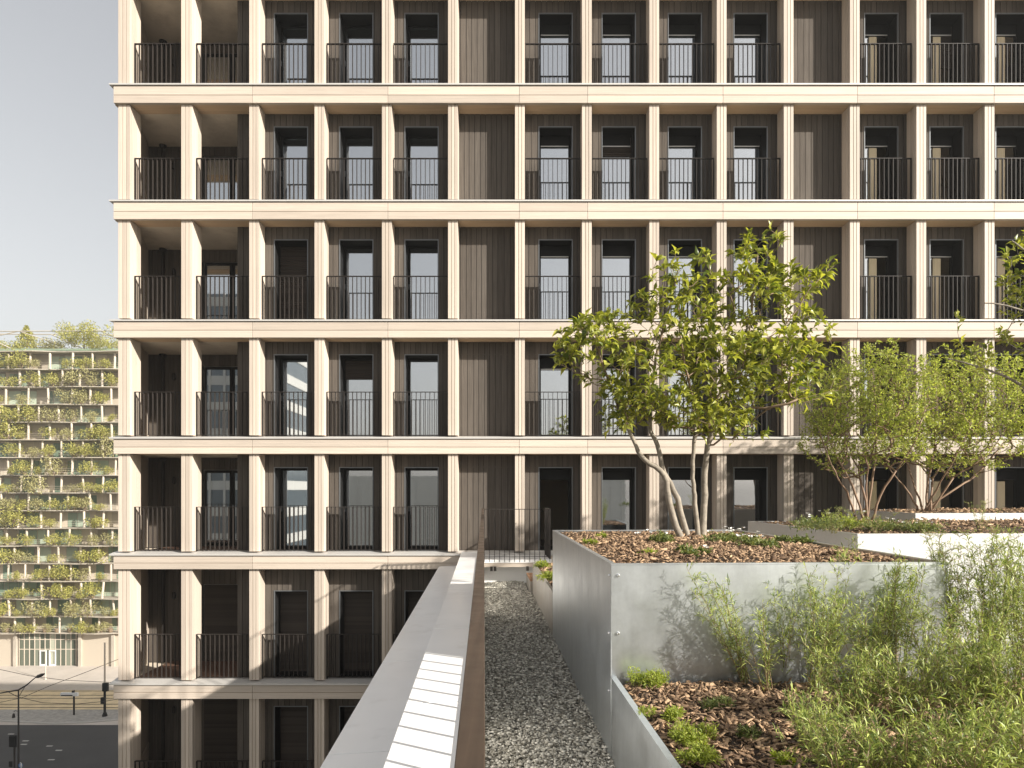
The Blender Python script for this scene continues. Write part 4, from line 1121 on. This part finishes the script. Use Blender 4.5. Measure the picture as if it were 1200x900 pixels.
ordn = ['top', 'second', 'third', 'fourth', 'fifth', 'sixth', 'seventh', 'eighth', 'ninth', 'tenth', 'eleventh', 'twelfth', 'thirteenth', 'fourteenth', 'fifteenth', 'sixteenth']
rg = np.random.default_rng(41)
first = [True]*6
places = []
# the conspicuous ones first, from the photograph (px, py of middle, size, green?)
big = [(8, 421, 1.0, 1), (24, 424, 1.1, 2), (97, 424, 1.0, 0), (120, 424, .8, 1), (10, 442, 1.0, 0), (40, 445, 1.0, 1), (60, 444, .9, 2), (84, 440, 1.1, 4), (106, 441, 1.1, 5), (24, 468, .7, 4), (92, 465, 1.1, 4), (116, 464, .9, 1),
       (8, 485, 1.5, 0), (33, 483, 1.2, 1), (84, 486, .9, 5), (108, 486, .7, 5), (10, 503, 1.5, 1), (57, 508, .8, 2), (104, 507, 1.2, 0), (122, 508, 1.0, 1), (84, 526, 1.0, 3), (100, 526, .9, 2), (122, 527, 1.2, 5), (38, 528, .7, 4),
       (60, 546, 1.1, 5), (106, 548, .9, 2), (12, 552, .6, 1), (38, 568, 1.2, 5), (116, 568, .8, 0), (130, 568, .9, 1), (98, 570, .7, 2), (86, 578, .9, 2), (62, 588, .8, 1), (12, 592, .8, 4), (98, 591, .9, 4), (112, 611, 1.0, 0),
       (14, 618, 1.6, 2), (10, 640, 1.4, 0), (30, 634, .8, 1), (64, 640, .6, 2), (84, 632, .9, 1), (110, 650, 1.2, 3), (128, 632, .8, 5), (76, 678, 1.2, 3), (64, 692, 1.2, 3), (108, 694, 1.1, 2), (82, 713, 1.0, 4), (104, 715, 1.0, 5), (20, 718, .5, 1), (133, 718, .6, 0)]
for px, py, s, k in big:
    row = max(0, min(15, int((py-411.7)/20.75))); places.append((row, px, s, k))
for row in range(16):
    for px in np.arange(4, 138, 17):
        p = px+rg.normal()*5
        if rg.random() < .85 and not any(r == row and abs(q-p) < 10 for r, q, _, _ in places): places.append((row, p, .5+.5*rg.random(), int(rg.integers(6))))
places.sort(key=lambda a: (a[0], a[1]))
cnt = {}
words_c = ['yellow green', 'olive green', 'bright green', 'fresh lime', 'dry beige', 'straw brown']
words_s = lambda s: 'large' if s > 1.05 else ('medium' if s > .75 else 'small')
nrow = {r: sum(1 for q in places if q[0] == r) for r in range(16)}
for row, px, s, k in places:
    cnt[row] = cnt.get(row, 0)+1
    src = variants[k]
    if first[k]: o = src; first[k] = False
    else: o = src.copy(); COL.objects.link(o)
    o.location = (PX(px, yo), yo+.15+rg.random()*.5, PZ(slabs[row+1], yo)+.08); o.scale = (s, s, s*1.0); o.rotation_euler = (0, 0, rg.random()*6.28)
    i, n = cnt[row], nrow[row]
    where = 'leftmost' if i == 1 else ('rightmost' if i == n else '%s from the left' % ordn[i-1])
    lab = '%s %s shrub on the %s balcony level below the roof, %s' % (words_s(s), words_c[k], ordn[row] if row else 'first', where)
    tag(o, lab, 'shrub', 'shrubs on the balconies opposite')
# planters on the canopy over the entrance
pm = None
for i, px in enumerate((5, 20, 35, 50, 64, 79, 97, 112, 127)):
    x = PX(px, yo); z = PZ(742.5, yo)+.1
    q = MB(); q.lathe((x, yo+.6, z), [(.28, 0), (.42, .55), (.40, .6)], 10)
    if pm is None: pm = q.build('plant_pot', pot_m, origin=(x, yo+.6, z)); o = pm; lf = bush_mesh(600, 1.0, .9, None, .16, 120)
    else: o = pm.copy(); COL.objects.link(o); o.location = (x, yo+.6, z)
    where = 'leftmost' if i == 0 else ('rightmost' if i == 8 else ordn[i]+' from the left')
    tag(o, 'round clay pot with a sprig on the canopy over the entrance, %s' % where, 'plant pot', 'pots on the entrance canopy')
    if i == 0:
        for k in range(len(lf.v)): lf.v[k] = lf.v[k]+np.array([x, yo+.6, z+.45])
        spr = lf.build('sprig', [oleaf2_m, twig_m], o)
    else:
        c = spr.copy(); COL.objects.link(c); c.parent = o
# roof trees and roof hedge
def roof_tree(label, px, pybase, w, h, seed, conical, m, n=1100):
    z = PZ(slabs[0], yo); y = yo+4
    x = PX(px, y); root = empty('roof_tree', (x, y, z), label, 'tree', 'trees on the roof opposite')
    rg2 = np.random.default_rng(seed)
    t = MB(); t.tube([(x, y, z), (x+.1, y, z+h*.5), (x, y, z+h*.9)], [.18, .1, .03], 7); t.build('trunk', twig_m, root)
    mb = MB(); P = []
    if conical:
        for k in range(n):
            tt = rg2.random()**1.3; a = rg2.random()*6.283; r = w*.5*(1.02-tt)*(.35+.65*rg2.random())*(.8+.25*math.sin(tt*34)); P.append((x+r*math.cos(a), y+r*math.sin(a), z+h*(.06+.94*tt)))
    else:
        C = [(rg2.normal()*w*.24, rg2.normal()*w*.2, h*(.45+.4*rg2.random()), w*(.16+.1*rg2.random())) for _ in range(10)]
        for k in range(n):
            c = C[rg2.integers(10)]; d = unit(rg2, 1)[0]*c[3]*(.5+.5*rg2.random()); P.append((x+c[0]+d[0], y+c[1]+d[1], z+c[2]+d[2]))
    P = np.array(P); leaves(mb, P, unit(rg2, n), .32, .17, rg2); mb.build('crown', m, root)
roof_tree('pointed conifer like tree on the roof across the street', 31, 409, 7.5, 5.0, 51, True, oleaf_m, 2600)
roof_tree('spreading round tree on the roof across the street, beside the tower', 98, 409, 9.0, 4.6, 52, False, oleaf_m, 3200)
roof_tree('low scrubby tree on the roof at the picture edge', 4, 409, 5.0, 2.4, 53, False, oleaf_m, 900)
roof_tree('low scrubby tree on the roof between the pointed and the round tree', 64, 409, 7.0, 2.2, 54, False, oleaf2_m, 1300)
roof_tree('low scrubby tree on the roof close to the tower edge', 127, 409, 6, 2.6, 55, False, oleaf_m, 1200)

# ------------------------------------------------------------------ buildings behind the camera, seen only as reflections in the panes
def office(label, x0, x1, y0, y1, ztop, fl=3.2, band=1.1, bm=None):
    o = empty('office_block', ((x0+x1)/2, (y0+y1)/2, GZ), label, 'building')
    MB().box(x0, x1, y0, y1, GZ, ztop).build('glass_body', bm or officeg_m, o)
    mb = MB(); z = GZ+3
    while z < ztop: mb.box(x0-.1, x1+.1, y0-.1, y1+.1, z, z+band); z += fl
    x = x0
    while x < x1+.1: mb.box(x-.12, x+.12, y1+.11, y1+.25, GZ, ztop); x += 1.8
    mb.build('facade_grid', office_m, o)
office('pale office tower mirrored in the upper left window panes', -62, -27, -57, -45, 24)
office('long low office block mirrored in the panes of the terrace floor', -40, 20, -95, -85, 2.6, 1.3, .7, office_m)

hz = bpy.data.materials.new('thin_haze'); hz.use_nodes = True; nth = hz.node_tree; nth.nodes.remove(nth.nodes['Principled BSDF'])
pv = nth.nodes.new('ShaderNodeVolumePrincipled'); pv.inputs['Color'].default_value = (.95, .95, .94, 1); pv.inputs['Density'].default_value = .0007; pv.inputs['Anisotropy'].default_value = .2
nth.links.new(pv.outputs[0], nth.nodes['Material Output'].inputs['Volume'])
MB().box(-420, 330, -320, 420, GZ-2.2, 40).build('haze', hz, kind='stuff')
# ------------------------------------------------------------------ light, sky, camera
w = bpy.data.worlds.new('World'); scn.world = w; w.use_nodes = True
nt = w.node_tree; bg = nt.nodes['Background']
sky = nt.nodes.new('ShaderNodeTexSky'); sky.sky_type = 'NISHITA'; sky.sun_disc = False
sky.sun_elevation = EL; sky.sun_rotation = math.atan2(SUN[0], SUN[1])
sky.altitude = 100; sky.air_density = 1.0; sky.dust_density = 4.0; sky.ozone_density = 1.0
hs = nt.nodes.new('ShaderNodeHueSaturation'); hs.inputs['Saturation'].default_value = .38
gm_ = nt.nodes.new('ShaderNodeGamma'); gm_.inputs['Gamma'].default_value = .75
mg = nt.nodes.new('ShaderNodeVectorMath'); mg.operation = 'MULTIPLY'; mg.inputs[1].default_value = (1.0, .965, .915)
cl_ = nt.nodes.new('ShaderNodeVectorMath'); cl_.operation = 'MINIMUM'; cl_.inputs[1].default_value = (8.5, 8.2, 7.8)
nt.links.new(sky.outputs[0], cl_.inputs[0]); nt.links.new(cl_.outputs[0], hs.inputs['Color']); nt.links.new(hs.outputs[0], gm_.inputs['Color']); nt.links.new(gm_.outputs[0], mg.inputs[0]); nt.links.new(mg.outputs[0], bg.inputs['Color'])
bg.inputs['Strength'].default_value = .12
sl = bpy.data.lights.new('sun', 'SUN'); sl.energy = 4.1; sl.angle = R(.8); sl.color = (1, .94, .85)
so = bpy.data.objects.new('sun', sl); COL.objects.link(so); so.location = (20, -20, 30)
so.rotation_euler = Vector(-SUN).to_track_quat('-Z', 'Y').to_euler()

cd = bpy.data.cameras.new('camera'); cam = bpy.data.objects.new('camera', cd); COL.objects.link(cam)
cam.location = (0, 0, 0); cam.rotation_euler = (R(90), 0, 0)
cd.sensor_width = 36; cd.lens = 24; cd.shift_x = 0; cd.shift_y = 125/1200
cd.clip_start = .05; cd.clip_end = 6000
scn.camera = cam
vs = scn.view_settings; vs.view_transform = 'Standard'; vs.look = 'None'; vs.gamma = 1; vs.use_curve_mapping = False; vs.exposure = 1.26
scn.cycles.max_bounces = 8; scn.cycles.transparent_max_bounces = 12
scn.cycles.use_denoising = True
